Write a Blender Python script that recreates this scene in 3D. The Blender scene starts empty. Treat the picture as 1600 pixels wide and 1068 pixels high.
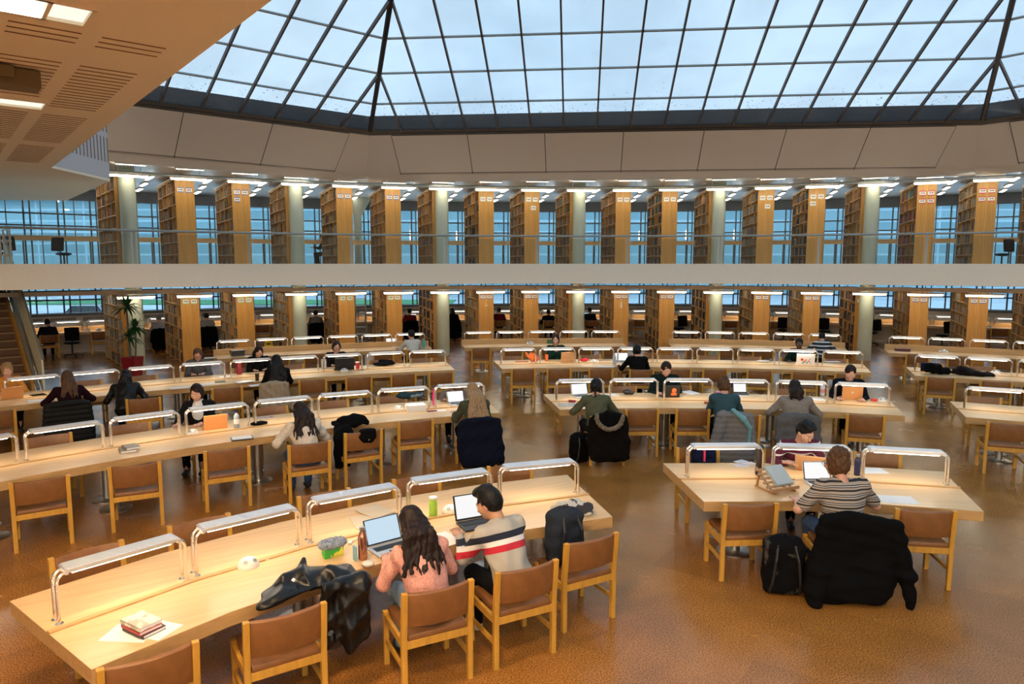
import bpy, bmesh, math, random
import numpy as np
from mathutils import Vector, Matrix, Euler
random.seed(7); rng = np.random.RandomState(7)
S = bpy.context.scene
COL = S.collection
R = math.radians
# ---------------------------------------------------------------- camera
EYE = 3.1
cam = bpy.data.cameras.new('camera'); camo = bpy.data.objects.new('camera', cam); COL.objects.link(camo)
cam.sensor_width = 36; cam.lens = 36 * 1100 / 1600; cam.clip_end = 400
camo.location = (0, 0, EYE); camo.rotation_euler = (R(90) - math.atan(123 / 1100), 0, 0)
S.camera = camo
# ---------------------------------------------------------------- world (overcast dusk sky)
W = bpy.data.worlds.new('overcast_sky'); S.world = W; W.use_nodes = True
nt = W.node_tree; bg = nt.nodes['Background']
tc = nt.nodes.new('ShaderNodeTexCoord'); nz = nt.nodes.new('ShaderNodeTexNoise'); cr = nt.nodes.new('ShaderNodeValToRGB')
nz.inputs['Scale'].default_value = 2.5; nz.inputs['Detail'].default_value = 3
nt.links.new(tc.outputs['Generated'], nz.inputs['Vector']); nt.links.new(nz.outputs['Fac'], cr.inputs['Fac'])
cr.color_ramp.elements[0].position = .3; cr.color_ramp.elements[0].color = (.55, .73, .93, 1)
cr.color_ramp.elements[1].position = .7; cr.color_ramp.elements[1].color = (.70, .85, 1, 1)
nt.links.new(cr.outputs['Color'], bg.inputs['Color']); bg.inputs['Strength'].default_value = 1.0
vs = S.view_settings; vs.view_transform = 'Standard'; vs.look = 'None'; vs.exposure = 1.75; vs.gamma = 1; vs.use_curve_mapping = False

# added warm fill lights, unseen, high on the rear wall behind the camera
for k_, a_ in enumerate((150, 170, 190, 210, 232)):
    L_ = bpy.data.lights.new('added_fill_light', 'AREA'); L_.shape = 'RECTANGLE'; L_.size = 3.0; L_.size_y = 1.0; L_.energy = 180; L_.color = (1, .80, .56)
    lo_ = bpy.data.objects.new('added_fill_light', L_); COL.objects.link(lo_)
    lo_.location = (2.5 + 21.6 * math.sin(R(a_)), 21.6 * math.cos(R(a_)), 6.3)
    lo_.rotation_euler = (Vector((2.5, 14, 3.2)) - lo_.location).to_track_quat('-Z', 'Y').to_euler()

# ---------------------------------------------------------------- helpers
def mat(name, col, rough=.6, metal=0, noise=0, scale=(8, 8, 8), bump=0, spec=.5, col2=None, detail=3, emit=None, es=0, thr=None):
    m = bpy.data.materials.new(name); m.use_nodes = True
    t = m.node_tree; b = t.nodes['Principled BSDF']
    b.inputs['Base Color'].default_value = (*col, 1); b.inputs['Roughness'].default_value = rough
    b.inputs['Metallic'].default_value = metal; b.inputs['Specular IOR Level'].default_value = spec
    if emit:
        b.inputs['Emission Color'].default_value = (*emit, 1); b.inputs['Emission Strength'].default_value = es
    if noise or bump or col2:
        tx = t.nodes.new('ShaderNodeTexCoord'); mp = t.nodes.new('ShaderNodeMapping'); n = t.nodes.new('ShaderNodeTexNoise')
        mp.inputs['Scale'].default_value = scale; n.inputs['Scale'].default_value = 1; n.inputs['Detail'].default_value = detail
        t.links.new(tx.outputs['Object'], mp.inputs['Vector']); t.links.new(mp.outputs['Vector'], n.inputs['Vector'])
        if noise or col2:
            r = t.nodes.new('ShaderNodeValToRGB'); lo, hi = thr or (.3, .7)
            r.color_ramp.elements[0].position = lo; r.color_ramp.elements[1].position = hi
            c2 = col2 or tuple(min(1, c * (1 + noise)) for c in col)
            c1 = col if col2 else tuple(c * (1 - noise) for c in col)
            r.color_ramp.elements[0].color = (*c1, 1); r.color_ramp.elements[1].color = (*c2, 1)
            t.links.new(n.outputs['Fac'], r.inputs['Fac']); t.links.new(r.outputs['Color'], b.inputs['Base Color'])
        if bump:
            bp = t.nodes.new('ShaderNodeBump'); bp.inputs['Strength'].default_value = bump; bp.inputs['Distance'].default_value = .01
            t.links.new(n.outputs['Fac'], bp.inputs['Height']); t.links.new(bp.outputs['Normal'], b.inputs['Normal'])
    return m

def stripe_mat(name, bands, axis=2, period=None, rough=.9, base=(.5, .5, .5), slope=0):
    """bands: list of (upto, colour) over fraction of period, along an object axis"""
    m = bpy.data.materials.new(name); m.use_nodes = True; t = m.node_tree; b = t.nodes['Principled BSDF']; b.inputs['Roughness'].default_value = rough
    tx = t.nodes.new('ShaderNodeTexCoord'); sp = t.nodes.new('ShaderNodeSeparateXYZ'); t.links.new(tx.outputs['Object'], sp.inputs[0])
    src = sp.outputs[axis]
    if slope:
        ab = t.nodes.new('ShaderNodeMath'); ab.operation = 'MULTIPLY'; ab.inputs[1].default_value = slope
        t.links.new(sp.outputs[1], ab.inputs[0]); ad = t.nodes.new('ShaderNodeMath'); ad.operation = 'ADD'
        t.links.new(src, ad.inputs[0]); t.links.new(ab.outputs[0], ad.inputs[1]); src = ad.outputs[0]
    mu = t.nodes.new('ShaderNodeMath'); mu.operation = 'MULTIPLY'; mu.inputs[1].default_value = 1 / period; t.links.new(src, mu.inputs[0]); src = mu.outputs[0]
    if period < 1.2:
        fr = t.nodes.new('ShaderNodeMath'); fr.operation = 'FRACT'; t.links.new(src, fr.inputs[0]); src = fr.outputs[0]
    r = t.nodes.new('ShaderNodeValToRGB'); r.color_ramp.interpolation = 'CONSTANT'
    els = r.color_ramp.elements; els[0].position = 0; els[0].color = (*bands[0][1], 1)
    els[1].position = bands[0][0]; els[1].color = (*bands[1][1], 1)
    for k in range(2, len(bands)):
        e = els.new(bands[k - 1][0]); e.color = (*bands[k][1], 1)
    t.links.new(src, r.inputs['Fac']); t.links.new(r.outputs['Color'], b.inputs['Base Color'])
    return m

def glow(name, col, s):
    m = bpy.data.materials.new(name); m.use_nodes = True; t = m.node_tree; t.nodes.clear()
    e = t.nodes.new('ShaderNodeEmission'); o = t.nodes.new('ShaderNodeOutputMaterial'); e.inputs[0].default_value = (*col, 1); e.inputs[1].default_value = s
    t.links.new(e.outputs[0], o.inputs[0]); return m

def clear_mat(name, tint, gloss=.08, rough=.02, dirt=0, diff=0.0):
    m = bpy.data.materials.new(name); m.use_nodes = True; t = m.node_tree; t.nodes.clear()
    o = t.nodes.new('ShaderNodeOutputMaterial'); a = t.nodes.new('ShaderNodeBsdfTransparent'); g = t.nodes.new('ShaderNodeBsdfGlossy'); x = t.nodes.new('ShaderNodeMixShader')
    a.inputs[0].default_value = (*tint, 1); g.inputs['Roughness'].default_value = rough; x.inputs[0].default_value = gloss
    t.links.new(a.outputs[0], x.inputs[1]); t.links.new(g.outputs[0], x.inputs[2]); last = x
    if diff:
        d = t.nodes.new('ShaderNodeBsdfTranslucent'); d.inputs[0].default_value = (.9, .93, .95, 1); y = t.nodes.new('ShaderNodeMixShader'); y.inputs[0].default_value = diff
        t.links.new(x.outputs[0], y.inputs[1]); t.links.new(d.outputs[0], y.inputs[2]); last = y
    if dirt:
        tx = t.nodes.new('ShaderNodeTexCoord')
        n = t.nodes.new('ShaderNodeTexNoise'); n.inputs['Scale'].default_value = .55; n.inputs['Detail'].default_value = 5
        r = t.nodes.new('ShaderNodeValToRGB'); r.color_ramp.elements[0].position = .35; r.color_ramp.elements[0].color = (*[c * .86 for c in tint], 1)
        r.color_ramp.elements[1].position = .62; r.color_ramp.elements[1].color = (*tint, 1)
        t.links.new(tx.outputs['Object'], n.inputs['Vector']); t.links.new(n.outputs['Fac'], r.inputs['Fac'])
        # specks of leaves and grit that gather at the foot of the slope
        n2 = t.nodes.new('ShaderNodeTexNoise'); n2.inputs['Scale'].default_value = 16; n2.inputs['Detail'].default_value = 4; t.links.new(tx.outputs['Object'], n2.inputs['Vector'])
        sp = t.nodes.new('ShaderNodeSeparateXYZ'); t.links.new(tx.outputs['Object'], sp.inputs[0])
        mr = t.nodes.new('ShaderNodeMapRange'); mr.inputs[1].default_value = 7.05; mr.inputs[2].default_value = 8.0; mr.inputs[3].default_value = .565; mr.inputs[4].default_value = .74; t.links.new(sp.outputs[2], mr.inputs[0])
        gt = t.nodes.new('ShaderNodeMath'); gt.operation = 'LESS_THAN'; t.links.new(n2.outputs['Fac'], gt.inputs[0]); t.links.new(mr.outputs[0], gt.inputs[1])
        mx = t.nodes.new('ShaderNodeMixRGB'); mx.inputs[1].default_value = (.10, .10, .11, 1); t.links.new(gt.outputs[0], mx.inputs[0]); t.links.new(r.outputs['Color'], mx.inputs[2])
        t.links.new(mx.outputs[0], a.inputs[0])
    t.links.new(last.outputs[0], o.inputs[0]); return m

class MB:
    def __init__(s): s.v = []; s.f = []; s.m = []
    def add(s, vs, fs, mi=0, T=None):
        o = len(s.v)
        if T is not None: vs = [tuple(T @ Vector(v)) for v in vs]
        s.v += [tuple(v) for v in vs]; s.f += [tuple(i + o for i in f) for f in fs]; s.m += [mi] * len(fs)
        return s
    def box(s, c, d, rz=0, mi=0, T=None, tilt=None):
        x, y, z = [q / 2 for q in d]
        M = Matrix.Translation(c) @ Matrix.Rotation(rz, 4, 'Z')
        if tilt: M = M @ Euler(tilt).to_matrix().to_4x4()
        if T is not None: M = T @ M
        vs = [(a * x, b * y, e * z) for a in (-1, 1) for b in (-1, 1) for e in (-1, 1)]
        return s.add(vs, [(0, 1, 3, 2), (4, 6, 7, 5), (0, 4, 5, 1), (2, 3, 7, 6), (0, 2, 6, 4), (1, 5, 7, 3)], mi, M)
    def prism(s, pts, z0, z1, mi=0, T=None):
        n = len(pts); vs = [(p[0], p[1], z0) for p in pts] + [(p[0], p[1], z1) for p in pts]
        return s.add(vs, [tuple(range(n - 1, -1, -1)), tuple(range(n, 2 * n))] + [(i, (i + 1) % n, n + (i + 1) % n, n + i) for i in range(n)], mi, T)
    def strip(s, a, b, z0, z1, mi=0, T=None):
        """solid between two polylines of the same length"""
        n = len(a)
        for i in range(n - 1): s.prism([a[i], a[i + 1], b[i + 1], b[i]][::-1] if 0 else [a[i], a[i + 1], b[i + 1], b[i]], z0, z1, mi, T)
        return s
    def tube(s, path, r, n=10, mi=0, T=None, cap=True):
        P = [Vector(p) for p in path]; k = len(P); rr = r if isinstance(r, (list, tuple)) else [r] * k
        vs = []; up = None
        for i in range(k):
            d = (P[min(i + 1, k - 1)] - P[max(i - 1, 0)]).normalized()
            if up is None: up = Vector((0, 0, 1)) if abs(d.z) < .9 else Vector((0, 1, 0))
            a = d.cross(up).normalized(); b = a.cross(d).normalized(); up = b
            vs += [tuple(P[i] + rr[i] * (math.cos(2 * math.pi * j / n) * a + math.sin(2 * math.pi * j / n) * b)) for j in range(n)]
        fs = [(i * n + j, (i + 1) * n + j, (i + 1) * n + (j + 1) % n, i * n + (j + 1) % n) for i in range(k - 1) for j in range(n)]
        if cap: fs += [tuple(range(n)), tuple(range((k - 1) * n, k * n))[::-1]]
        return s.add(vs, fs, mi, T)
    def cyl(s, c, r, h, n=20, mi=0, r2=None, T=None):
        return s.tube([c, (c[0], c[1], c[2] + h)], [r, r if r2 is None else r2], n, mi, T)
    def lathe(s, prof, n=20, mi=0, T=None, c=(0, 0, 0)):
        vs = [(c[0] + r * math.cos(2 * math.pi * j / n), c[1] + r * math.sin(2 * math.pi * j / n), c[2] + z) for r, z in prof for j in range(n)]
        k = len(prof)
        fs = [(i * n + j, i * n + (j + 1) % n, (i + 1) * n + (j + 1) % n, (i + 1) * n + j) for i in range(k - 1) for j in range(n)]
        fs += [tuple(range(n))[::-1], tuple(range((k - 1) * n, k * n))]
        return s.add(vs, fs, mi, T)
    def mesh(s, name, mats, bevel=0, smooth=False):
        me = bpy.data.meshes.new(name); me.from_pydata(s.v, [], s.f)
        for m in (mats if isinstance(mats, (list, tuple)) else [mats]): me.materials.append(m)
        me.polygons.foreach_set('material_index', s.m)
        b = bmesh.new(); b.from_mesh(me)
        bmesh.ops.recalc_face_normals(b, faces=b.faces)
        if bevel:
            bmesh.ops.bevel(b, geom=[e for e in b.edges if len(e.link_faces) == 2 and e.calc_face_angle(0) > .5], offset=bevel, segments=2, affect='EDGES', profile=.5)
        b.to_mesh(me); b.free()
        if smooth:
            me.polygons.foreach_set('use_smooth', [True] * len(me.polygons))
            me.set_sharp_from_angle(angle=R(42))
        me.update(); return me
    def obj(s, name, mats, parent=None, bevel=0, smooth=False):
        return link(name, s.mesh(name, mats, bevel, smooth), parent)
def link(name, me, parent=None, loc=None, rz=None):
    o = bpy.data.objects.new(name, me); COL.objects.link(o)
    if parent is not None: o.parent = parent
    if loc is not None: o.location = loc
    if rz is not None: o.rotation_euler = (0, 0, rz)
    return o
def tag(o, label=None, cat=None, group=None, kind=None):
    if label: o['label'] = label
    if cat: o['category'] = cat
    if group: o['group'] = group
    if kind: o['kind'] = kind
    return o
def thing(name, label, cat, loc=(0, 0, 0), rz=0, group=None):
    o = bpy.data.objects.new(name, None); COL.objects.link(o); o.location = loc; o.rotation_euler = (0, 0, rz); o.empty_display_size = .1
    return tag(o, label, cat, group)
def place(o, loc, rz=0): o.location = loc; o.rotation_euler = (0, 0, rz); return o
def struct(o): o['kind'] = 'structure'; return o
def kids(o): return [c for c in bpy.data.objects if c.parent == o]
def dup(root, loc, rz, label=None, group=None, tree={}):
    if root.name not in tree: tree[root.name] = [(c, kids(c)) for c in kids(root)]
    r = root.copy(); COL.objects.link(r); r.location = loc; r.rotation_euler = (0, 0, rz)
    if label: r['label'] = label
    if group: r['group'] = group
    for c, gs in tree[root.name]:
        d = c.copy(); COL.objects.link(d); d.parent = r
        for g in gs: e = g.copy(); COL.objects.link(e); e.parent = d
    return r
# room centre: everything is laid out on rings round it; azimuth 0 = straight away from the camera, + = clockwise
CX, CY = 2.5, 0.0
def P(r, a, z=0): return (CX + r * math.sin(R(a)), CY + r * math.cos(R(a)), z)
ORD = ['first', 'second', 'third', 'fourth', 'fifth', 'sixth', 'seventh', 'eighth', 'ninth', 'tenth', 'eleventh', 'twelfth', 'thirteenth', 'fourteenth', 'fifteenth', 'sixteenth', 'seventeenth', 'eighteenth', 'nineteenth', 'twentieth', 'twenty-first', 'twenty-second', 'twenty-third', 'twenty-fourth', 'twenty-fifth', 'twenty-sixth', 'twenty-seventh', 'twenty-eighth', 'twenty-ninth', 'thirtieth']
def octo(ap, k, off=5.26):
    """corner k of an octagon ring with apothem ap"""
    a = off - 22.5 + 45 * k; return P(ap / math.cos(R(22.5)), a)

# ---------------------------------------------------------------- materials
M = {}
M['table'] = mat('light_beech_veneer', (.64, .42, .21), .33, noise=.10, scale=(1.2, 22, 22), detail=4)
M['edge'] = mat('beech_edge', (.50, .30, .12), .4, noise=.12, scale=(2, 30, 30))
M['chairwood'] = mat('lacquered_oak', (.55, .285, .042), .38, noise=.15, scale=(30, 30, 3))
M['leather'] = mat('tan_leather', (.215, .086, .024), .42, noise=.12, scale=(14, 14, 14), bump=.15)
M['panel'] = mat('oak_panel', (.50, .25, .05), .42, noise=.16, scale=(26, 26, 1.6), detail=5)
M['shelf'] = mat('shelf_wood', (.60, .35, .12), .5, noise=.12, scale=(10, 10, 10))
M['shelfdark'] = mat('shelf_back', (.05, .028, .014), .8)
M['steel'] = mat('brushed_steel', (.55, .55, .52), .35, 1)
M['chrome'] = mat('satin_chrome', (.80, .76, .72), .2, 1)
M['alu'] = mat('ribbed_aluminium', (.92, .94, .97), .42, 1)
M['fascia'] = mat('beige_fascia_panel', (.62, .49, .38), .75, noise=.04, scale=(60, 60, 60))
M['trimdark'] = mat('bronze_trim', (.08, .055, .04), .35, .6)
M['bars'] = mat('brown_glazing_bar', (.055, .032, .024), .45, .2)
M['barsgrey'] = mat('grey_glazing_bar', (.24, .28, .30), .5, .2)
M['gutter'] = mat('dark_gutter', (.004, .004, .004), .9, col2=(.02, .014, .009), scale=(1, 1, 6), spec=.05)
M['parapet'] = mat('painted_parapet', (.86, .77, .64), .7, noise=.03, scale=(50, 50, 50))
M['ceiling'] = mat('metal_ceiling', (.78, .76, .72), .33, .45, noise=.08, scale=(.7, .7, .7))
M['soffit'] = mat('cream_soffit', (.95, .86, .70), .7, noise=.02, scale=(40, 40, 40))
M['slot'] = mat('slot_dark', (.25, .13, .05), .9)
M['soffitside'] = mat('gallery_side_paint', (.55, .56, .60), .6)
M['wall'] = mat('white_wall', (.62, .58, .52), .8)
M['column'] = mat('green_grey_column', (.40, .45, .38), .35, noise=.05, scale=(3, 3, 1))
M['wframe'] = mat('window_frame_grey', (.10, .12, .14), .5)
M['rail'] = mat('grey_rail', (.32, .34, .33), .4, .3)
M['glass'] = clear_mat('balustrade_glass', (.89, .90, .88), .035)
M['pane'] = clear_mat('window_pane', (.70, .81, .84), .06)
M['sky_glass'] = clear_mat('skylight_glass', (.285, .315, .325), .03, .1, dirt=1, diff=.015)
M['white'] = mat('white_plastic', (.64, .60, .54), .35)
M['black'] = mat('black_plastic', (.012, .012, .013), .45)
M['darkgrey'] = mat('charcoal_fabric', (.03, .03, .032), .9, bump=.2, scale=(60, 60, 60))
M['tube'] = glow('warm_tube', (1, .86, .62), 8)
M['desklight'] = glow('desk_tube', (1, .84, .66), 5.5)
M['striplight'] = glow('strip_tube', (1, .93, .80), 7)
M['grille'] = glow('grille_tube', (1, .93, .80), 2.2); M['downdim'] = glow('lit_recess_panel', (.92, .88, .72), .35); M['down'] = glow('added_fill_panel', (1, .72, .42), 42)  # the last glow serves only the added soffit fill lights
M['paper'] = mat('paper', (.80, .78, .76), .8)
M['navy'] = mat('navy_cloth', (.005, .009, .03), .9, spec=.1)
M['blackcloth'] = mat('black_cloth', (.0035, .0035, .004), .9, bump=.2, scale=(30, 30, 30), spec=.08)
# floor: speckled polished cork in big squares
def floor_mat():
    m = bpy.data.materials.new('polished_cork_floor'); m.use_nodes = True; t = m.node_tree; b = t.nodes['Principled BSDF']
    tx = t.nodes.new('ShaderNodeTexCoord'); n = t.nodes.new('ShaderNodeTexNoise'); n.inputs['Scale'].default_value = 85; n.inputs['Detail'].default_value = 4
    t.links.new(tx.outputs['Object'], n.inputs['Vector'])
    r = t.nodes.new('ShaderNodeValToRGB'); e = r.color_ramp.elements; e[0].position = .36; e[0].color = (.16, .062, .012, 1); e[1].position = .66; e[1].color = (.54, .235, .05, 1)
    t.links.new(n.outputs['Fac'], r.inputs['Fac'])
    br = t.nodes.new('ShaderNodeTexBrick'); br.inputs['Scale'].default_value = 1; br.offset = .5; br.inputs['Mortar Size'].default_value = .0
    br.inputs['Color1'].default_value = (.86, .86, .86, 1); br.inputs['Color2'].default_value = (1.06, 1.06, 1.06, 1); br.inputs['Brick Width'].default_value = .9; br.inputs['Row Height'].default_value = .6
    mp = t.nodes.new('ShaderNodeMapping'); mp.inputs['Rotation'].default_value = (0, 0, R(34)); t.links.new(tx.outputs['Object'], mp.inputs['Vector']); t.links.new(mp.outputs[0], br.inputs['Vector'])
    n3 = t.nodes.new('ShaderNodeTexNoise'); n3.inputs['Scale'].default_value = 1.3; n3.inputs['Detail'].default_value = 4; t.links.new(tx.outputs['Object'], n3.inputs['Vector'])
    r3 = t.nodes.new('ShaderNodeValToRGB'); r3.color_ramp.elements[0].position = .3; r3.color_ramp.elements[0].color = (.75, .75, .78, 1); r3.color_ramp.elements[1].position = .7; r3.color_ramp.elements[1].color = (1.1, 1.08, 1.05, 1)
    t.links.new(n3.outputs['Fac'], r3.inputs['Fac'])
    x = t.nodes.new('ShaderNodeMixRGB'); x.blend_type = 'MULTIPLY'; x.inputs[0].default_value = 1; t.links.new(r.outputs[0], x.inputs[1]); t.links.new(br.outputs['Color'], x.inputs[2])
    y = t.nodes.new('ShaderNodeMixRGB'); y.blend_type = 'MULTIPLY'; y.inputs[0].default_value = 1; t.links.new(x.outputs[0], y.inputs[1]); t.links.new(r3.outputs[0], y.inputs[2])
    t.links.new(y.outputs[0], b.inputs['Base Color'])
    rr = t.nodes.new('ShaderNodeMapRange'); rr.inputs[3].default_value = .16; rr.inputs[4].default_value = .34; t.links.new(n3.outputs['Fac'], rr.inputs[0]); t.links.new(rr.outputs[0], b.inputs['Roughness'])
    b.inputs['Specular IOR Level'].default_value = .45
    return m
M['floor'] = floor_mat()

# ---------------------------------------------------------------- room shell
A0, A1 = -62, 52            # azimuth range of the galleries in front of the camera
def arc(r, a0, a1, step=2.0, z=None):
    n = max(2, int(abs(a1 - a0) / step) + 1); return [P(r, a0 + (a1 - a0) * i / (n - 1))[:2] for i in range(n)]
RW = 31.6
mb = MB(); pts = [P(RW + .3, a)[:2] for a in range(0, 360, 4)]; mb.prism(pts, -.2, 0); struct(mb.obj('floor', M['floor']))
# upper floor slab, parapet, ceiling over the stacks
SLAB_R = 20.35
mb = MB(); mb.strip(arc(SLAB_R + .16, A0, A1), arc(RW, A0, A1), 2.56, 2.93); struct(mb.obj('floor_gallery', M['ceiling']))
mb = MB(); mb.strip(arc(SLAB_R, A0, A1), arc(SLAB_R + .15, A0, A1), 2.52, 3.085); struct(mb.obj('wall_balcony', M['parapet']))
CZ = 5.75
mb = MB()
inner = []; outer = []
for a in [A0 + (A1 - A0) * i / 76 for i in range(77)]:
    k = (a - 5.26 + 22.5) % 45 - 22.5
    inner.append(P(22.6 / math.cos(R(k)), a)[:2]); outer.append(P(RW + .2, a)[:2])
mb.strip(inner, outer, CZ, CZ + .25); struct(mb.obj('ceiling', M['ceiling']))
# rear of the room (behind the camera) closes the hall
mb = MB(); mb.strip(arc(22.4, A1, 360 + A0, 4), arc(22.7, A1, 360 + A0, 4), 0, 7.2); struct(mb.obj('wall_rear', M['wall']))
for nm, a in (('wall_left', A0), ('wall_right', A1)):
    mb = MB(); mb.strip([P(22.4, a)[:2], P(RW, a)[:2]], [P(22.4, a - .4)[:2], P(RW, a - .4)[:2]], 0, CZ); struct(mb.obj(nm, M['wall']))
# inclined fascia panels under the skylight, bronze trim, skylight glass with bars
SL = R(24); EZ = 7.08; EAP = 21.2
def face_frame(k):
    """origin at the middle of eave k, x along the eave, y up the slope"""
    a = 5.26 + 45 * k
    o = Vector(P(EAP, a, EZ)); ex = Vector((math.cos(R(a)), -math.sin(R(a)), 0)); inn = Vector((-math.sin(R(a)), -math.cos(R(a)), 0))
    return o, ex, inn
HALF = EAP * math.tan(R(22.5))
for k in range(8):
    o, ex, inn = face_frame(k)
    up = inn * math.cos(SL) + Vector((0, 0, math.sin(SL))); nrm = ex.cross(up).normalized()
    T = Matrix(((ex.x, up.x, nrm.x, o.x), (ex.y, up.y, nrm.y, o.y), (ex.z, up.z, nrm.z, o.z), (0, 0, 0, 1)))
    tmax = EAP / math.cos(SL); bay = 2 * HALF / 18; near = abs(k) in (0, 1, 2, 6, 7)
    mb = MB(); mb.add([(-HALF, 0, -.03), (HALF, 0, -.03), (0, tmax, -.03)], [(0, 1, 2)], 0, T)
    g = struct(mb.obj('window_%d' % (k + 1), M['sky_glass']))
    b = MB(); c = MB(); h = MB()
    for i in range(-8, 9):
        t1 = tmax * (1 - abs(i) * bay / HALF)
        b.box((i * bay, t1 / 2, -.0), (.045, t1, .10), T=T)
    row = tmax / 9 / 2
    for j in range(1, 17):
        w = HALF * (1 - j * row / tmax); c.box((0, j * row, -.0), (2 * w, .045, .04), T=T)
    for s in (-1, 1):
        h.tube([T @ Vector((s * HALF, 0, .0)), T @ Vector((0, tmax, .0))], .065, 6)
    for nm, m_, mm in (('glazing_bar', b, M['bars']), ('glazing_crossbar', c, M['barsgrey']), ('hip_bar', h, M['bars'])):
        o2 = m_.obj(nm, mm, g)
        if nm != 'hip_bar': o2['kind'] = 'structure'
    # gutter outside, seen through the foot of the glass
    mb = MB(); q = [octo(EAP + .5, k), octo(EAP + .5, k + 1), octo(EAP + .8, k + 1), octo(EAP + .8, k)]
    mb.prism([p[:2] for p in q], 6.9, 7.62)
    struct(mb.obj('trim_gutter', M['gutter']))
    # bronze trim on top of the fascia and the boarded fascia
    TT = Matrix(((ex.x, -inn.x, 0, CX), (ex.y, -inn.y, 0, CY), (0, 0, 1, 0), (0, 0, 0, 1)))   # x along, y outwards
    def ring(mb, y0, z0, y1, z1, x0=None, x1=None, th=.06, mi=0):
        t = math.tan(R(22.5)); a0_, a1_ = (-y0 * t, y0 * t) if x0 is None else (x0, x1); b0_, b1_ = (-y1 * t, y1 * t) if x0 is None else (x0, x1)
        mb.add([(a0_, y0, z0), (a1_, y0, z0), (b1_, y1, z1), (b0_, y1, z1), (a0_, y0 + th, z0 + .02), (a1_, y0 + th, z0 + .02), (b1_, y1 + th, z1 + .02), (b0_, y1 + th, z1 + .02)],
               [(0, 1, 2, 3), (4, 7, 6, 5), (0, 4, 5, 1), (3, 2, 6, 7), (0, 3, 7, 4), (1, 5, 6, 2)], mi, TT)
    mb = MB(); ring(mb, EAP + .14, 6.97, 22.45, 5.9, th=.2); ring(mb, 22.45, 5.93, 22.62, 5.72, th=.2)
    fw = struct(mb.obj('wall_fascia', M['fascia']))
    mb = MB(); ring(mb, EAP - .02, 7.09, EAP + .1, 6.97, th=.5); struct(mb.obj('trim_eave', M['trimdark']))
    if near:
        pw = 2.33
        for i in range(7):
            x0 = -3.5 * pw + i * pw
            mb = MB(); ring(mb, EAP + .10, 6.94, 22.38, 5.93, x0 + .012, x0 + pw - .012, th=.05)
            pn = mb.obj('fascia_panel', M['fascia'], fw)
            mb = MB(); ring(mb, EAP + .05, 7.0, EAP + .12, 6.93, x0 + .01, x0 + pw - .01, th=.05); mb.obj('panel_cap', M['trimdark'], fw)
        mb = MB()
        for i in range(8):
            x0 = -3.5 * pw + i * pw; ring(mb, EAP + .125, 6.94, 22.41, 5.92, x0 - .013, x0 + .013, th=.02)
        ring(mb, 22.34, 5.955, 22.41, 5.925, -3.5 * pw, 3.5 * pw, th=.02)
        mb.obj('panel_joint', M['trimdark'], fw)
# gallery soffit over the upper left
SZ = EYE + 1.9
def at(px, py, z):
    u = (px - 800) / 1100; v = (534 - py) / 1100; p_ = math.atan(123 / 1100); c, s = math.cos(p_), math.sin(p_)
    t = (z - EYE) / (-s + v * c); return (u * t, (c + v * s) * t)
sA = at(80, 262, SZ); sB = at(172, 283, SZ); sC = at(104, 313, SZ); s0 = at(425, 0, SZ)
d = Vector((s0[0] - sA[0], s0[1] - sA[1])); d.normalize(); sN = (sA[0] + d.x * 24, sA[1] + d.y * 24)
eo = Vector((d.y, -d.x)); eo = -eo if eo.x > 0 else eo       # away from the opening (to the left)
mb = MB(); poly = [sN, sA, sB, sC, (sC[0] - 8, sC[1] - .6), (sN[0] - 16, sN[1])]
mb.prism(poly, SZ, SZ + .05); sof = struct(mb.obj('ceiling_soffit', M['soffit']))
# side of the gallery above the far edge
mb = MB(); a_, b_ = Vector(sA), Vector(sB); e_ = (b_ - a_).normalized(); n_ = Vector((-e_.y, e_.x))
mb.prism([tuple(a_), tuple(b_), tuple(b_ + n_ * .1), tuple(a_ + n_ * .1)], SZ + .05, SZ + 1.85)
sd = struct(mb.obj('wall_gallery_side', M['soffitside']))
mb = MB(); mb.prism([tuple(b_), tuple(Vector(sC)), tuple(Vector(sC) + n_ * .3), tuple(b_ + n_ * .1)], SZ + .04, SZ + .3); struct(mb.obj('wall_gallery_end', M['soffitside']))
mb = MB(); na = Vector(sN); mb.prism([tuple(na), tuple(a_), tuple(a_ + eo * .1), tuple(na + eo * .1)], SZ + .05, SZ + 1.85); struct(mb.obj('wall_gallery_edge', M['soffitside']))
mb = MB(); L = (b_ - a_).length; k = 0
while .08 + k * .148 < L - .03:
    q = a_ + e_ * (.08 + k * .148) - n_ * .003
    for z0, z1 in ((SZ + .42, SZ + .98), (SZ + 1.1, SZ + 1.6)):
        mb.box((q.x, q.y, (z0 + z1) / 2), (.02, .012, z1 - z0), rz=math.atan2(e_.y, e_.x))
    k += 1
mb.obj('acoustic_slot', M['slot'], sd)['kind'] = 'stuff'
ev = Vector(sA) - Vector(sN); ev.normalize(); mb = MB(); Ltot = (Vector(sA) - Vector(sN)).length
lights_v = [at(40, 5, SZ), at(-8, 152, SZ)]
v = 14.0
g_i = 0
while v < Ltot - .6:
    if (v % 3.0) < 2.45:
        for u0 in (.30, .95, 1.60, 2.25):
            q = Vector(sN) + ev * v + eo * (u0 + .24)
            mb.box((q.x, q.y, SZ - .002), (.50, .017, .006), rz=math.atan2(eo.y, eo.x))
    v += .16
mb.obj('acoustic_slot', M['slot'], sof)['kind'] = 'stuff'
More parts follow.
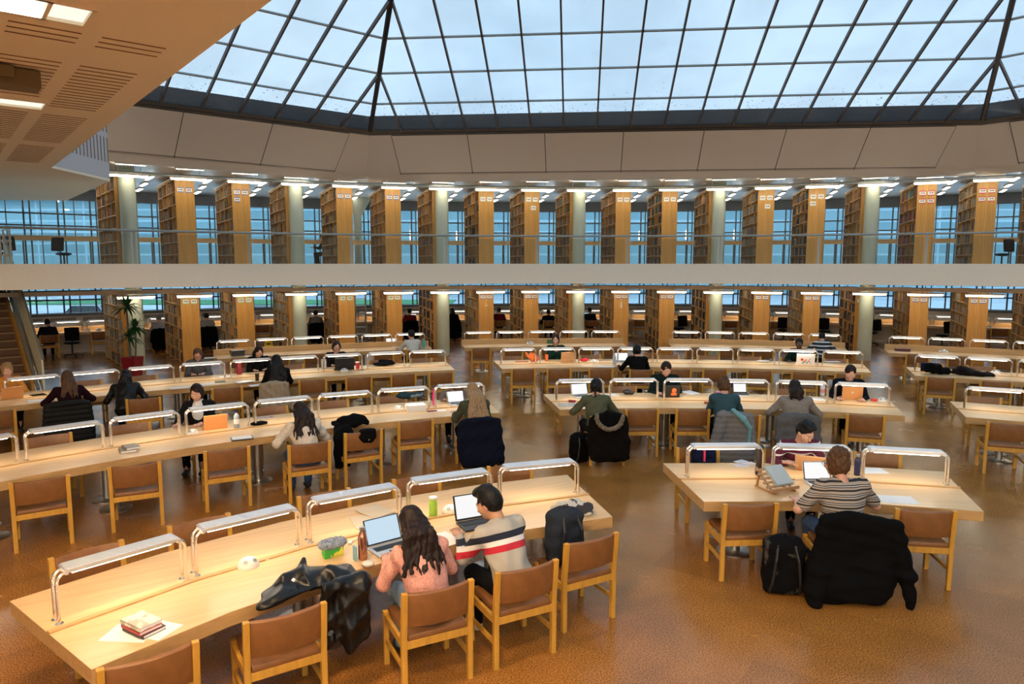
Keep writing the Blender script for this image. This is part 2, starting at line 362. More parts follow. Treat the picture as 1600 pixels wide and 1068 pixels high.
# ---------------------------------------------------------------- recessed lights of the soffit, then added fill lights out of view
def ceil_light(x, y, z, rz, label, size=(.9, .45), m_='down'):
    t = thing('ceiling_light', label, 'ceiling light', (x, y, z), rz, 'recessed lights in the gallery soffit')
    w, h = size; mb = MB()
    for sx, sy, dx, dy in ((0, h / 2, w + .04, .03), (0, -h / 2, w + .04, .03), (w / 2, 0, .03, h), (-w / 2, 0, .03, h)): mb.box((sx, sy, -.012), (dx, dy, .05))
    mb.obj('frame', M['soffit'], t)
    mb = MB(); mb.box((0, 0, -.004), (w - .02, h - .03, .012)); mb.obj('diffuser', M[m_], t)
    return t
rzL = math.atan2(eo.y, eo.x)
for i, (px, py) in enumerate([(28, -2), (-3, 152)]):
    q = at(px, py, SZ); ceil_light(q[0], q[1], SZ - .012, rzL, ['recessed square light in the cream soffit, at the top left corner', 'recessed light in the cream soffit beside the dark duct, further one'][i], m_='downdim')
for i, vv in enumerate((13.4, 11.0, 8.6, 6.2)):  # fill lights added out of view to warm and brighten the hall
    q = Vector(sN) + ev * vv + eo * 1.7; ceil_light(q.x, q.y, SZ - .012, rzL, 'added unseen fill light in the cream soffit, %s behind the visible pair' % ORD[i])
q = at(-12, 103, SZ); mb = MB(); mb.box((0, 0, -.10), (.75, .30, .17)); mb.box((.1, .2, -.07), (.5, .1, .1))
o_ = mb.obj('duct_box', mat('olive_duct', (.20, .15, .07), .6), None, bevel=.01); place(o_, (q[0], q[1], SZ), rzL); tag(o_, 'dark olive box fixed under the cream soffit at the left edge', 'duct')

# ---------------------------------------------------------------- bookcases, columns, books
STACK_R = 24.6; PITCH = 3.66; LEN = 3.4; SW = .50
def stack_a(i): return 6.7 + (i - 12) * PITCH
COLS = (1, 4, 7, 10, 13, 16, 19)
SH = {0: dict(z=0.0, h=2.22, n=6), 1: dict(z=2.93, h=2.68, n=7)}
M['books'] = [mat('book_' + n, tuple(v * .72 for v in c), .7) for n, c in dict(tan=(.42, .25, .09), cream=(.60, .46, .25), brown=(.14, .06, .022), red=(.33, .03, .02), darkgreen=(.04, .10, .06), navy=(.04, .06, .14),
    black=(.02, .02, .02), grey=(.20, .19, .15), teal=(.05, .22, .22), orange=(.50, .17, .03), white=(.60, .54, .42), olive=(.20, .17, .05)).items()]
BN = ['tan', 'cream', 'brown', 'red', 'dark green', 'navy', 'black', 'grey', 'teal', 'orange', 'white', 'olive']
def build_case(level, wood):
    """shared meshes of one double-sided bookcase; origin at the aisle end on the floor, +y outwards"""
    z0, h, n = 0, SH[level]['h'], SH[level]['n']; me = {}
    mb = MB(); mb.box((0, -.015, h / 2), (SW + .02, .03, h)); mb.box((0, -.031, h / 2), (.008, .004, h), mi=1); me['end_panel'] = mb.mesh('end_panel', [M['panel'], M['table']])
    mb = MB()
    bays = 4; bw = LEN / bays
    for i in range(1, bays + 1): mb.box((0, i * bw - .012, h / 2), (SW - .02, .024, h))
    for j in range(n + 1): mb.box((0, LEN / 2, .06 + j * (h - .09) / n), (SW - .03, LEN, .024))
    me['shelving'] = mb.mesh('shelving', M['shelf'])
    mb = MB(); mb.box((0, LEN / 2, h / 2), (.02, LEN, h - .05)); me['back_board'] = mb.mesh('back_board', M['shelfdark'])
    mb = MB(); mb.box((0, LEN / 2, h + .012), (SW + .02, LEN + .04, .03)); me['top_board'] = mb.mesh('top_board', M['shelf'])
    return me
CASE = {0: build_case(0, 0), 1: build_case(1, 0)}
def sign_mesh(c):
    mb = MB(); mb.box((0, 0, 0), (.17, .006, .15), mi=0)
    mb.box((0, -.004, .062), (.17, .004, .026), mi=1); mb.box((0, -.004, -.062), (.17, .004, .026), mi=1)
    for q in (-.045, -.015, .02, .045): mb.box((q, -.004, .004), (.018, .003, .036), mi=2)
    return mb.mesh('section_sign', [M['paper'], c, M['navy']])
SG = {k: sign_mesh(mat('sign_' + k, c, .6)) for k, c in dict(blue=(.10, .16, .42), green=(.30, .60, .28), red=(.50, .03, .09), pale=(.62, .66, .56)).items()}
def sign_col(lv, i):
    if lv == 0: return 'green' if i <= 6 else 'blue'
    return 'blue' if i <= 7 else ('red' if i >= 17 else 'pale')
allbooks = []; fills = {}
ROT = 4.5
for lv in (0, 1):
    for i in range(1, 21):
        a = stack_a(i); x, y, _ = P(STACK_R - (.15 if lv else 0), a); rz = -R(a - ROT); z = SH[lv]['z']; h = SH[lv]['h']; n = SH[lv]['n']
        where = 'on the %s' % ('upper gallery' if lv else 'ground floor')
        t = thing('bookcase', 'tall oak bookcase %s, %s from the left' % (where, ORD[i - 1]), 'bookcase', (x, y, z), rz, 'bookcases of the ' + ('upper gallery' if lv else 'ground floor'))
        for nm, me in CASE[lv].items(): link(nm, me, t)
        sz_ = h - .27 if lv == 0 else h - .36
        if i not in COLS:
            for sx in (-.115, .115):
                if lv == 1 and i in (8, 9, 11, 12): link('section_sign', SG['pale'], t, (sx, -.036, sz_))
                else: link('section_sign', SG[sign_col(lv, i)], t, (sx, -.036, sz_))
            if lv == 1 and i in (3, 15): link('section_sign', SG[sign_col(lv, i)], t, (-.115, -.036, sz_ - .22))
            if lv == 1 and i in (17, 18):
                for sx in (-.115, .115): link('section_sign', SG['red'], t, (sx, -.036, sz_ - .24))
            if lv == 1 and i in (9, 14): link('section_sign', SG['pale'], t, (.05, -.036, sz_ - .28))
            if lv == 0 and i in (8, 11):
                mb = MB(); mb.box((0, -.04, sz_ - .30), (.06, .03, .05 if i == 8 else .2)); mb.box((0, -.036, sz_ - .1), (.012, .01, .3)); mb.obj('light_switch', M['white'], t)
        # books on the side that faces the camera (-x) and thinly on the other
        T = Matrix.Translation((x, y, z)) @ Matrix.Rotation(rz, 4, 'Z')
        rb = random.Random(lv * 100 + i)
        base = rb.choice([(0, 1, 2), (1, 7, 10), (2, 6, 5), (0, 2, 11), (0, 1, 9)])
        if lv == 1 and i == 17: base = (3, 3, 9, 8)
        if lv == 1 and i in (8, 12, 15): base = (6, 2, 6, 4)
        if lv == 1 and i in (16, 1, 2): base = (2, 9, 0)
        if lv == 1 and i in (6, 7, 9, 11): base = (9, 0, 2, 0)
        dens = .93 if lv == 0 else rb.choice([.55, .8, .9, .45])
        if lv == 1 and i in (17, 18, 14): dens = .95
        bw = LEN / 4; sp = (h - .09) / n
        for side in (-1, 1):
            for b in range(4):
                for j in range(n):
                    u = b * bw + .015; end = (b + 1) * bw - .035; cnt = 0
                    tone = rb.choice(base); fill = end if rb.random() < .6 else u + (end - u) * rb.uniform(.4, 1) * min(1, dens + .2)
                    if rb.random() > dens: fill = u + (end - u) * rb.uniform(0, .5)
                    while u < fill - .05:
                        w = rb.uniform(.028, .062) if side < 0 else rb.uniform(.06, .12)
                        bh = rb.uniform(.19, min(.27, sp - .05)); dp = rb.uniform(.15, .19)
                        c = tone if rb.random() < .45 else (rb.choice(base) if rb.random() < .6 else rb.randrange(12))
                        if rb.random() < .96: allbooks.append((lv, i, side, b, j, cnt, c, (side * (SW / 2 - .02 - dp / 2 - rb.uniform(0, .02)), u + w / 2, .06 + .012 + j * sp + bh / 2), (dp, w - .003, bh), x, y, z, rz)); cnt += 1
                        u += w
        if i in COLS:
            cx, cy, _ = P(STACK_R - .38, a + .1)
            if lv == 0:
                mb = MB(); mb.cyl((0, 0, 0), .215, CZ, 32); mb.box((-.2, .12, 1.9), (.06, .05, .12), mi=0)
                c_ = mb.obj('column', M['column'], None, smooth=True); c_.location = (cx, cy, 0); struct(c_)
# the 300 book that show largest stand on their own; the others fill one mesh
def score(b):
    if b[2] > 0: return -1
    if b[0] == 0 and b[4] < 2: return -1
    d2 = (b[9] ** 2 + b[10] ** 2)
    # visibility of side face and nearness to the aisle end
    px = 800 + 1100 * b[9] / b[10]
    if px < 20 or px > 1590 or b[1] in (19, 20): return -1
    return b[8][1] * b[8][2] / d2 / (1 + .16 * b[7][1]) ** 3 * (1.15 if px > 1380 else 1)
order = sorted(range(len(allbooks)), key=lambda q: -score(allbooks[q])); solo = set(order[:300])
bookmesh = {}
mbk = MB()
CUBE = [(a, b, e) for a in (-.5, .5) for b in (-.5, .5) for e in (-.5, .5)]
for q, b in enumerate(allbooks):
    lv, i, side, bay, j, cnt, c, ctr, dim, x, y, z, rz = b
    cr_, sr_ = math.cos(rz), math.sin(rz)
    if q in solo:
        key = (c, tuple(round(v, 2) for v in dim))
        if key not in bookmesh:
            mm = MB(); mm.box((0, 0, 0), dim, mi=0); mm.box((0, 0, .002), (dim[0] - .006, dim[1] - .006, dim[2] + .001), mi=1)
            bookmesh[key] = mm.mesh('book', [M['books'][c], M['paper']])
        o = link('book', bookmesh[key], None, (x + ctr[0] * cr_ - ctr[1] * sr_, y + ctr[0] * sr_ + ctr[1] * cr_, z + ctr[2]), rz)
        tag(o, '%s book, %s on the %s shelf, %s bay, %s %s bookcase' % (BN[c], ORD[cnt], ORD[SH[lv]['n'] - 1 - j], ORD[bay], ORD[i - 1], 'upper' if lv else 'lower'), 'book', 'books in the nearest bookcase bays')
    else:
        vs = []
        for (a_1, b_1, e_1) in CUBE:
            X = ctr[0] + a_1 * dim[0]; Y = ctr[1] + b_1 * dim[1]; vs.append((x + X * cr_ - Y * sr_, y + X * sr_ + Y * cr_, z + ctr[2] + e_1 * dim[2]))
        o = len(mbk.v); mbk.v += vs; mbk.f += [tuple(t_ + o for t_ in f) for f in ((0, 1, 3, 2) if side < 0 else (4, 6, 7, 5), (0, 4, 5, 1), (2, 3, 7, 6), (1, 5, 7, 3))]; mbk.m += [c] * 4
me = bpy.data.meshes.new('books'); me.from_pydata(mbk.v, [], mbk.f)
for m_ in M['books']: me.materials.append(m_)
me.polygons.foreach_set('material_index', mbk.m)
tag(link('shelved_books', me), 'all the further rows of shelved books filling the bookcases', 'books', kind='stuff')

# tube lamps over the aisle ends and the rails that carry them
mb = MB(); mb.box((0, 0, .035), (.98, .10, .05)); housing = mb.mesh('lamp_housing', M['white'], bevel=.01)
mb = MB(); mb.tube([(-.46, 0, -.005), (.46, 0, -.005)], .034, 10); mb.box((0, 0, .004), (.94, .085, .014)); difu = mb.mesh('lamp_tube', M['tube'])
for lv, z, r in ((0, 2.15, 23.70), (1, 5.50, 23.75)):
    for i in range(1, 21):
        a = stack_a(i) + .15; x, y, _ = P(r, a)
        t = thing('aisle_lamp', 'glowing tube lamp above the end of the %s %s bookcase' % (ORD[i - 1], 'upper' if lv else 'lower'), 'lamp', (x, y, z), -R(a), 'tube lamps over the %s bookcases' % ('upper' if lv else 'lower'))
        link('lamp_housing', housing, t); link('lamp_tube', difu, t)
        if lv:
            mb = MB(); mb.cyl((-.3, 0, .06), .008, CZ - z - .06, 6); mb.cyl((.3, 0, .06), .008, CZ - z - .06, 6)
        else:
            mb = MB(); mb.cyl((0, 0, .06), .012, 2.56 - z - .06, 6)
        mb.obj('hanger', M['steel'], t)
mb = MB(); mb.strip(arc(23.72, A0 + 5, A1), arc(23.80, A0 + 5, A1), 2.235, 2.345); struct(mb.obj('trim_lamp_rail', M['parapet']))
mb = MB(); mb.tube([(*p, 5.60) for p in arc(23.9, A0 + 5, A1)], .045, 8); struct(mb.obj('trim_lamp_conduit', M['rail']))
# rows of strip lights on the ceilings between the bookcases
mb = MB(); mb.box((0, 0, 0), (.13, .95, .05)); sth = mb.mesh('light_box', M['white'])
mb = MB(); mb.box((0, 0, -.03), (.09, .93, .02)); std = mb.mesh('light_tube', M['striplight'])
for lv, z in ((0, 2.535), (1, 5.72)):
    for i in range(0, 20):
        a = stack_a(i) + PITCH / 2
        for j, r in enumerate((25.9, 28.0, 30.0) if lv else (26.4,)):
            x, y, _ = P(r, a)
            t = thing('strip_light', 'strip light on the %s ceiling %s of the %s bookcase, %s' % ('gallery' if lv else 'ground floor', 'right', ORD[max(0, i - 1)] if i else 'staircase side', ('inner one', 'middle one', 'outer one')[j]), 'strip light', (x, y, z), -R(a - ROT), 'ceiling strip lights between bookcases')
            if i == 0: t['label'] = 'strip light on the %s ceiling left of the first bookcase, %s' % ('gallery' if lv else 'ground floor', ('inner one', 'middle one', 'outer one')[j])
            link('light_box', sth, t); link('light_tube', std, t)
# small grilles of light under the fascia
mb = MB(); mb.box((0, 0, 0), (.75, .16, .05)); gl1 = mb.mesh('grille_frame', M['white'])
mb = MB()
for q in range(12): mb.box((-.33 + q * .06, 0, -.028), (.035, .12, .01))
gl2 = mb.mesh('grille_glow', M['grille'])
for i in range(1, 20):
    a = stack_a(i) + .1; k = (a - 5.26 + 22.5) % 45 - 22.5; r = 22.75 / math.cos(R(k))
    t = thing('ceiling_grille_light', 'small louvred ceiling light beside the fascia above the %s upper bookcase' % ORD[i - 1], 'ceiling light', (*P(r, a)[:2], CZ - .03), -R(a), 'louvred lights along the fascia')
    link('grille_frame', gl1, t); link('grille_glow', gl2, t)

# ---------------------------------------------------------------- balcony railing
t = thing('balcony_railing', 'long grey balcony railing with glass panels above the parapet', 'railing', (0, 0, 0))
mb = MB(); mb.tube([(*p, 3.87) for p in arc(SLAB_R + .08, A0, A1, 1.0)], .028, 8); mb.obj('handrail', M['rail'], t, smooth=True)
a = -5.0 - 7.3 * 7
while a < A1:
    mb = MB(); x, y, _ = P(SLAB_R + .08, a); mb.box((x, y, 3.46), (.06, .03, .80), -R(a)); mb.obj('post', M['rail'], t)
    if a + 7.3 < A1 + 3:
        b1 = min(a + 7.1, A1); mb = MB(); mb.strip(arc(SLAB_R + .07, a + .2, b1, 1.2), arc(SLAB_R + .085, a + .2, b1, 1.2), 3.09, 3.79); mb.obj('glass_panel', M['glass'], t)
    a += 7.3
# ---------------------------------------------------------------- window wall
def win_mesh(lv):
    w = 2 * (RW - .1) * math.tan(R(PITCH / 2)); mb = MB(); g = MB()
    if lv: zs = (2.98, 4.02, 4.42, 4.84, 5.36); top = CZ
    else: zs = (1.30, 1.78, 2.10, 2.45); top = 2.56
    z0, z1 = zs[0], zs[-1]
    for x in (-w / 2, -w / 4 - .0, 0, w / 4): mb.box((x, 0, (z0 + z1) / 2), (.055 if x in (0, -w / 2) else .03, .10, z1 - z0))
    for x in (-w / 2 + .18, .18): mb.box((x, -.15, (z0 + z1) / 2), (.05, .05, z1 - z0))
    for z in zs: mb.box((0, 0, z), (w, .09, .055))
    mb.box((0, 0, (z1 + top) / 2), (w, .12, top - z1))
    g.box((0, .02, (z0 + z1) / 2), (w, .012, z1 - z0))
    return mb.mesh('window_frame', M['wframe']), g.mesh('window_pane', M['pane']), w
n_ = 0
for lv in (0, 1):
    fm, gm, w = win_mesh(lv)
    i = -8
    while stack_a(i) < A1:
        a = stack_a(i) + .9; n_ += 1
        o = struct(link('window_%d' % (n_ + 20), fm, None, P(RW - .1, a, 0), -R(a))); link('window_pane', gm, o); i += 1
mb = MB(); mb.strip(arc(RW - .25, A0, A1), arc(RW, A0, A1), 0, 1.30); struct(mb.obj('wall_north', M['wall']))
mb = MB(); mb.strip(arc(RW - .45, A0, A1), arc(RW - .2, A0, A1), 1.22, 1.32); struct(mb.obj('trim_sill', M['wframe']))
mb = MB()
for i in range(-7, 34):
    for q in range(18):
        a = stack_a(i * .5) + .1 + q * .08
        x, y, _ = P(RW - .27, a); mb.box((x, y, 1.08), (.022, .03, .14), -R(a))
struct(mb.obj('trim_radiator_grille', M['trimdark']))
# outside: pale ground, lawn strip, hedge, parked cars, long blue-grey building
mb = MB(); mb.prism([(-150, 25), (150, 25), (150, 200), (-150, 200)], -1.0, -.9); struct(mb.obj('ground_outside', mat('wet_paving', (.42, .45, .50), .6, noise=.15, scale=(.3, .3, .3))))
mb = MB(); mb.prism([(-90, 68), (-6, 68), (-6, 76), (-90, 76)], -.9, -.8); struct(mb.obj('lawn', mat('bank_grass', (.06, .22, .09), .9, noise=.3, scale=(1, 1, 1))))
t = struct(thing('exterior_building', None, None, (0, 96, 0)))
def facade_mat():
    m = bpy.data.materials.new('blue_grey_facade'); m.use_nodes = True; t_ = m.node_tree; b_ = t_.nodes['Principled BSDF']
    tx = t_.nodes.new('ShaderNodeTexCoord'); br = t_.nodes.new('ShaderNodeTexBrick'); mp = t_.nodes.new('ShaderNodeMapping'); mp.inputs['Rotation'].default_value = (R(90), 0, 0)
    br.inputs['Scale'].default_value = 1; br.inputs['Brick Width'].default_value = 6; br.inputs['Row Height'].default_value = 1.4; br.offset = 0; br.inputs['Mortar Size'].default_value = .12
    br.inputs['Color1'].default_value = (.17, .31, .36, 1); br.inputs['Color2'].default_value = (.26, .41, .45, 1); br.inputs['Mortar'].default_value = (.40, .55, .62, 1)
    t_.links.new(tx.outputs['Object'], mp.inputs[0]); t_.links.new(mp.outputs[0], br.inputs[0]); t_.links.new(br.outputs[0], b_.inputs['Base Color']); b_.inputs['Roughness'].default_value = .5; return m
mb = MB(); mb.box((0, 0, 5), (240, 12, 12.0)); mb.obj('facade', facade_mat(), t)
mb = MB(); mb.box((0, 0, 11.3), (242, 14, .6)); mb.obj('roof_edge', M['wframe'], t)
for i, (x, y) in enumerate([(-38, 44), (-27, 45), (-16, 44), (-4, 45), (9, 44), (22, 45), (34, 44)]):
    mb = MB(); mb.prism([(-2.1, -.85), (2.1, -.85), (2.1, .85), (-2.1, .85)], .3, .85); mb.add([(-1.3, -.75, .85), (1.4, -.75, .85), (1.4, .75, .85), (-1.3, .75, .85), (-.8, -.6, 1.38), (.9, -.6, 1.38), (.9, .6, 1.38), (-.8, .6, 1.38)], [(0, 1, 5, 4), (1, 2, 6, 5), (2, 3, 7, 6), (3, 0, 4, 7), (4, 5, 6, 7)], 1)
    c = mb.obj('parked_car', [mat('car_paint%d' % i, random.choice([(.3, .33, .36), (.08, .1, .14), (.5, .52, .55)]), .3), M['black']], None, bevel=.06); c.location = (x, y, -.9)
    for sx in (-1.35, 1.35):
        mb = MB(); mb.tube([(sx, -.9, .32), (sx, .9, .32)], .32, 14); mb.obj('wheel', M['black'], c)
    tag(c, 'distant parked car outside the windows, %s from the left' % ORD[i], 'car', 'parked cars outside')

# ---------------------------------------------------------------- staircase at the left
ta = -42.6
t = thing('staircase', 'brown open staircase with oak string rising to the gallery at the left', 'staircase', P(21.2, -42.6), -R(-41.9))
mb = MB(); n = 17; rise = 2.93 / n; run = .285; wd = 1.75
for k in range(n):
    mb.box((0, k * run + run / 2, (k + 1) * rise - .02), (wd, run + .03, .04), mi=1); mb.box((0, k * run + .012, (k + .5) * rise), (wd, .02, rise), mi=0)
mb.obj('tread', [mat('stair_riser', (.11, .05, .018), .6), mat('stair_tread', (.26, .14, .055), .45)], t)
for sx in (-1, 1):
    mb = MB(); l = n * run; mb.add([(sx * (wd / 2 + .02) + q, yy, zz) for q in (-.03, .03) for yy, zz in ((-.12, 0), (.15, 0), (l, 2.62), (l, 2.93 + .12), (l - .1, 3.05), (-.12, .30))],
                                  [(0, 1, 2, 3, 4, 5), (11, 10, 9, 8, 7, 6)] + [(k, (k + 1) % 6, 6 + (k + 1) % 6, 6 + k) for k in range(6)])
    mb.obj('string_board', M['panel'] if sx > 0 else M['white'], t)
mb = MB(); x = wd / 2 + .22
mb.add([(x + q, yy, zz) for q in (-.02, .02) for yy, zz in ((-.2, .05), (-.2, .95), (l, 3.9), (l, 2.7))], [(0, 1, 2, 3), (7, 6, 5, 4), (0, 4, 5, 1), (1, 5, 6, 2), (2, 6, 7, 3), (3, 7, 4, 0)])
mb.obj('balustrade_panel', mat('pale_green_panel', (.75, .72, .50), .5), t)
mb = MB(); mb.tube([(x, -.3, .9), (x, -.2, 1.0), (x, l, 4.0)], .025, 8); mb.tube([(x - .12, -.2, .2), (x - .12, l, 3.15)], .04, 8); mb.obj('handrail', M['rail'], t)
# white steel guard rails at the head of the stairs on the gallery
t = thing('stair_guard_rail', 'white tubular guard rail round the stair head at the far left', 'railing', P(21.5, -41.2, 2.93), -R(-41.2))
for z in (.35, .68, .98):
    mb = MB(); mb.tube([(-2.4, 0, z), (.1, 0, z), (.22, .1, z), (.22, 1.6, z)], .025, 8); mb.obj('rail', M['white'], t)
for x, y in ((-1.6, 0), (-.6, 0), (.2, .05), (.22, 1.5)):
    mb = MB(); mb.cyl((x, y, 0), .022, 1.0, 8); mb.obj('post', M['white'], t)
mb = MB(); mb.tube([(-.75, -.3, 1.0), (-.15, .2, .0)], .05, 8); mb.obj('brace', M['white'], t)

# ---------------------------------------------------------------- reading tables
TN = dict(T1='front left table', TR='front right table', T2L='second-row left table', T2R='second-row middle table', T2RR='second-row right table', T3L='third-row left table',
          T3R='third-row middle table', T3RR='third-row right table', T4L='back-row left table', T4M='back-row centre table', T4R='back-row right-centre table', T4RR='back-row far right table')
#        ridge radius at left, at right, azimuth left end, lamps, lamp pitch (deg), single sided
TB = dict(T1=(6.98, 7.24, -51.6, 5, 7.50, 0), TR=(7.58, 7.58, -4.6, 3, 7.15, 0), T2L=(11.62, 12.0, -50.0, 8, 4.5, 0), T2R=(12.05, 12.05, -8.5, 6, 4.48, 0), T2RR=(12.28, 12.2, 23.1, 4, 4.42, 0),
          T3L=(16.5, 16.65, -46.6, 10, 3.28, 0), T3R=(16.6, 16.7, -9.7, 9, 3.21, 0), T3RR=(16.58, 16.6, 22.4, 5, 3.21, 0),
          T4L=(20.7, 20.75, -29.4, 6, 2.6, 1), T4M=(20.8, 20.8, -10.9, 5, 2.6, 1), T4R=(20.8, 20.8, 6.0, 5, 2.62, 1), T4RR=(20.8, 20.8, 22.1, 5, 2.6, 1))
TOP = .74
def rad(tn, a):
    r0, r1, a0, n, p, s = TB[tn]; return r0 + (r1 - r0) * (a - a0) / (n * p)
# desk lamp (shared)
def lamp_parts():
    fr = MB(); hl = .415
    for y in (-.04, .04):
        pth = [(-hl, y, 0), (-hl, y, .28)] + [(-hl + .06 * (1 - math.cos(q)), y, .28 + .06 * math.sin(q)) for q in (R(30), R(60), R(90))] + [(hl - .06 * (1 - math.cos(q)), y, .28 + .06 * math.sin(q)) for q in (R(90), R(60), R(30))] + [(hl, y, .28), (hl, y, 0)]
        fr.tube(pth, .0125, 8)
        for x in (-hl, hl): fr.cyl((x, y, 0), .026, .006, 14)
    for x in (-hl, hl): fr.box((x, 0, .25), (.010, .08, .010))
    ho = MB(); L2 = .36
    ho.box((0, 0, .352), (2 * L2, .145, .024))
    for q in range(7): ho.box((0, -.06 + q * .02, .366), (2 * L2 - .01, .010, .006))
    for x in (-L2, L2): ho.box((x, 0, .345), (.02, .15, .03))
    ho.box((0, 0, .334), (2 * L2 - .06, .09, .016))
    df = MB(); df.box((0, 0, .323), (2 * L2 - .08, .065, .012))
    return fr.mesh('lamp_frame', M['chrome'], smooth=True), ho.mesh('lamp_shade', M['alu']), df.mesh('lamp_tube', M['desklight'])
LF, LS, LD = lamp_parts()
def table(tn):
    r0, r1, a0, n, p, single = TB[tn]; a1 = a0 + n * p; am = (a0 + a1) / 2; rm = rad(tn, am)
    root = thing('reading_table', 'long curved beech reading table, the %s' % TN[tn], 'table', P(rm, am), -R(am), 'curved reading tables')
    def lc(r, a): return (r * math.sin(R(a - am)), r * math.cos(R(a - am)) - rm)
    mg = .045 / r0 * 57.3
    az = [a0 - mg] + [a0 + i * p for i in range(1, n)] + [a1 + mg]
    fi, bo = (-.68, .68) if not single else (-.78, -.02)
    if tn == 'TR': fi, bo = -.76, .60
    F_ = [lc(rad(tn, a) + fi, a) for a in az]; B_ = [lc(rad(tn, a) + bo, a) for a in az]
    mid = [lc(rad(tn, a) - .045, a) for a in az]; mid2 = [lc(rad(tn, a) + .0, a) for a in az]
    mb = MB()
    mb.strip(F_, B_, TOP - .045, TOP) if single else (mb.strip(F_, mid, TOP - .045, TOP), mb.strip(mid2, B_, TOP - .045, TOP))
    mb.obj('tabletop', M['table'], root)
    # apron / thick edge
    ap = MB()
    f2 = [lc(rad(tn, a) + fi + .022, a) for a in az]; b2 = [lc(rad(tn, a) + bo - .022, a) for a in az]
    f1 = [lc(rad(tn, a) + fi - .002, a) for a in az]; b1 = [lc(rad(tn, a) + bo + .002, a) for a in az]
    ap.strip(f1, f2, TOP - .10, TOP - .002); ap.strip(b2, b1, TOP - .10, TOP - .002)
    for e in (0, -1):
        sgn = 1 if e == 0 else -1; q = [lc(rad(tn, az[e]) + u, az[e] + sgn * w_) for u, w_ in ((fi, -.002), (bo, -.002), (bo, .2), (fi, .2))]
        ap.prism(q, TOP - .10, TOP - .002)
    ap.obj('apron', M['edge'], root)
    if single:
        mb = MB(); mb.strip([lc(rad(tn, a) - .03, a) for a in az], [lc(rad(tn, a) + .0, a) for a in az], TOP - .05, TOP + .15); mb.obj('back_panel', M['edge'], root)
        mb = MB(); mb.strip([lc(rad(tn, a) + .0, a) for a in az], [lc(rad(tn, a) + .12, a) for a in az], TOP - .05, TOP); mb.obj('rear_ledge', M['edge'], root)
    else:
        mb = MB(); mb.strip(mid, mid2, TOP - .05, TOP + .012); mb.obj('divider_strip', M['edge'], root)
    for i in range(0, n + 1, 2) if n % 2 == 0 else list(range(0, n + 1, 2)):
        a = min(max(a0 + i * p, a0 + .55 * p), a1 - .55 * p)
        for u in ((-.24, .24) if not single else (-.45, -.2)):
            x, y = lc(rad(tn, a) + u, a); mb = MB(); mb.cyl((x, y, 0), .055, TOP - .09, 20); mb.lathe([(.19, 0), (.19, .012), (.14, .03), (.05, .034)], 28, c=(x, y, 0))
            mb.obj('pedestal', M['steel'], root, smooth=True)
    for i in range(n):
        a = a0 + (i + .5) * p; off = -.0 if single else .05
        if n >= 3 and i in ():
            continue
        x, y, _ = P(rad(tn, a) + (off if not single else .06), a)
        t = thing('desk_lamp', 'silver arched desk lamp on the %s, %s from its left end' % (TN[tn], ORD[i]), 'desk lamp', (x, y, TOP), -R(a) + (0 if tn not in ('T1', 'T2L', 'T3L') else -R(0)), 'arched desk lamps')
        t['group'] = 'arched desk lamps'
        for nm, me in (('lamp_frame', LF), ('lamp_shade', LS), ('lamp_tube', LD)): link(nm, me, t)
    return root
for tn in TB: table(tn)

# ---------------------------------------------------------------- chairs
def make_chair():
    t = thing('wooden_chair', 'x', 'chair', (0, 0, 0))
    W2 = .255; D2 = .235; q = .021
    # origin: middle of the seat on the floor, facing +y; posts at the back carry the backrest
    def leg(x0, y0, z1, lean=0):
        mb = MB(); x, y = x0, y0
        if lean: mb.add([(x + a * q, y + b * q + (0 if e == 0 else (0 if e == 1 else -.035)), zz) for e, zz in ((0, 0), (1, .44), (2, z1)) for a, b in ((-1, -1), (1, -1), (1, 1), (-1, 1))],
                        [(3, 2, 1, 0), (8, 9, 10, 11)] + [(4 * e + k, 4 * e + (k + 1) % 4, 4 * e + 4 + (k + 1) % 4, 4 * e + 4 + k) for e in (0, 1) for k in range(4)])
        else: mb.box((x, y, z1 / 2), (2 * q, 2 * q, z1))
        mb.obj('leg', M['chairwood'], t, bevel=.004)
    for s in (-1, 1): leg(s * W2, -D2, .79, 1); leg(s * W2 * .97, D2, .43)
    mb = MB()
    mb.box((0, -D2, .385), (2 * W2, .03, .06)); mb.box((0, D2, .385), (2 * W2, .03, .06))
    for s in (-1, 1): mb.box((s * W2 * .985, 0, .385), (.028, 2 * D2, .06))
    mb.obj('seat_frame', M['chairwood'], t, bevel=.003)
    for s in (-1, 1): mb = MB(); mb.box((s * W2 * .985, 0, .20), (.02, 2 * D2, .035)); mb.obj('stretcher', M['chairwood'], t)
    mb = MB(); mb.box((0, .0, .435), (2 * W2 - .05, 2 * D2 + .03, .055)); mb.obj('seat', M['leather'], t, bevel=.018, smooth=True)
    # curved leather back
    mb = MB(); n = 10; vs = []; fs = []
    for k in range(n + 1):
        u = -1 + 2 * k / n; x = u * (W2 - q); cy = -D2 - .045 * (1 - u * u) - .004
        for dy, z, dz in ((-.014, .525, 0), (-.014, .775, -.024), (.014, .785, -.024), (.014, .525, 0)): vs.append((x, cy + dy + dz, z))
    for k in range(n):
        for j in range(4): fs.append((4 * k + j, 4 * k + (j + 1) % 4, 4 * k + 4 + (j + 1) % 4, 4 * k + 4 + j))
    fs += [(3, 2, 1, 0), tuple(4 * n + j for j in range(4))]
    mb.add(vs, fs); mb.obj('backrest', M['leather'], t, bevel=.005, smooth=True)
    return t
chair0 = make_chair(); used = []
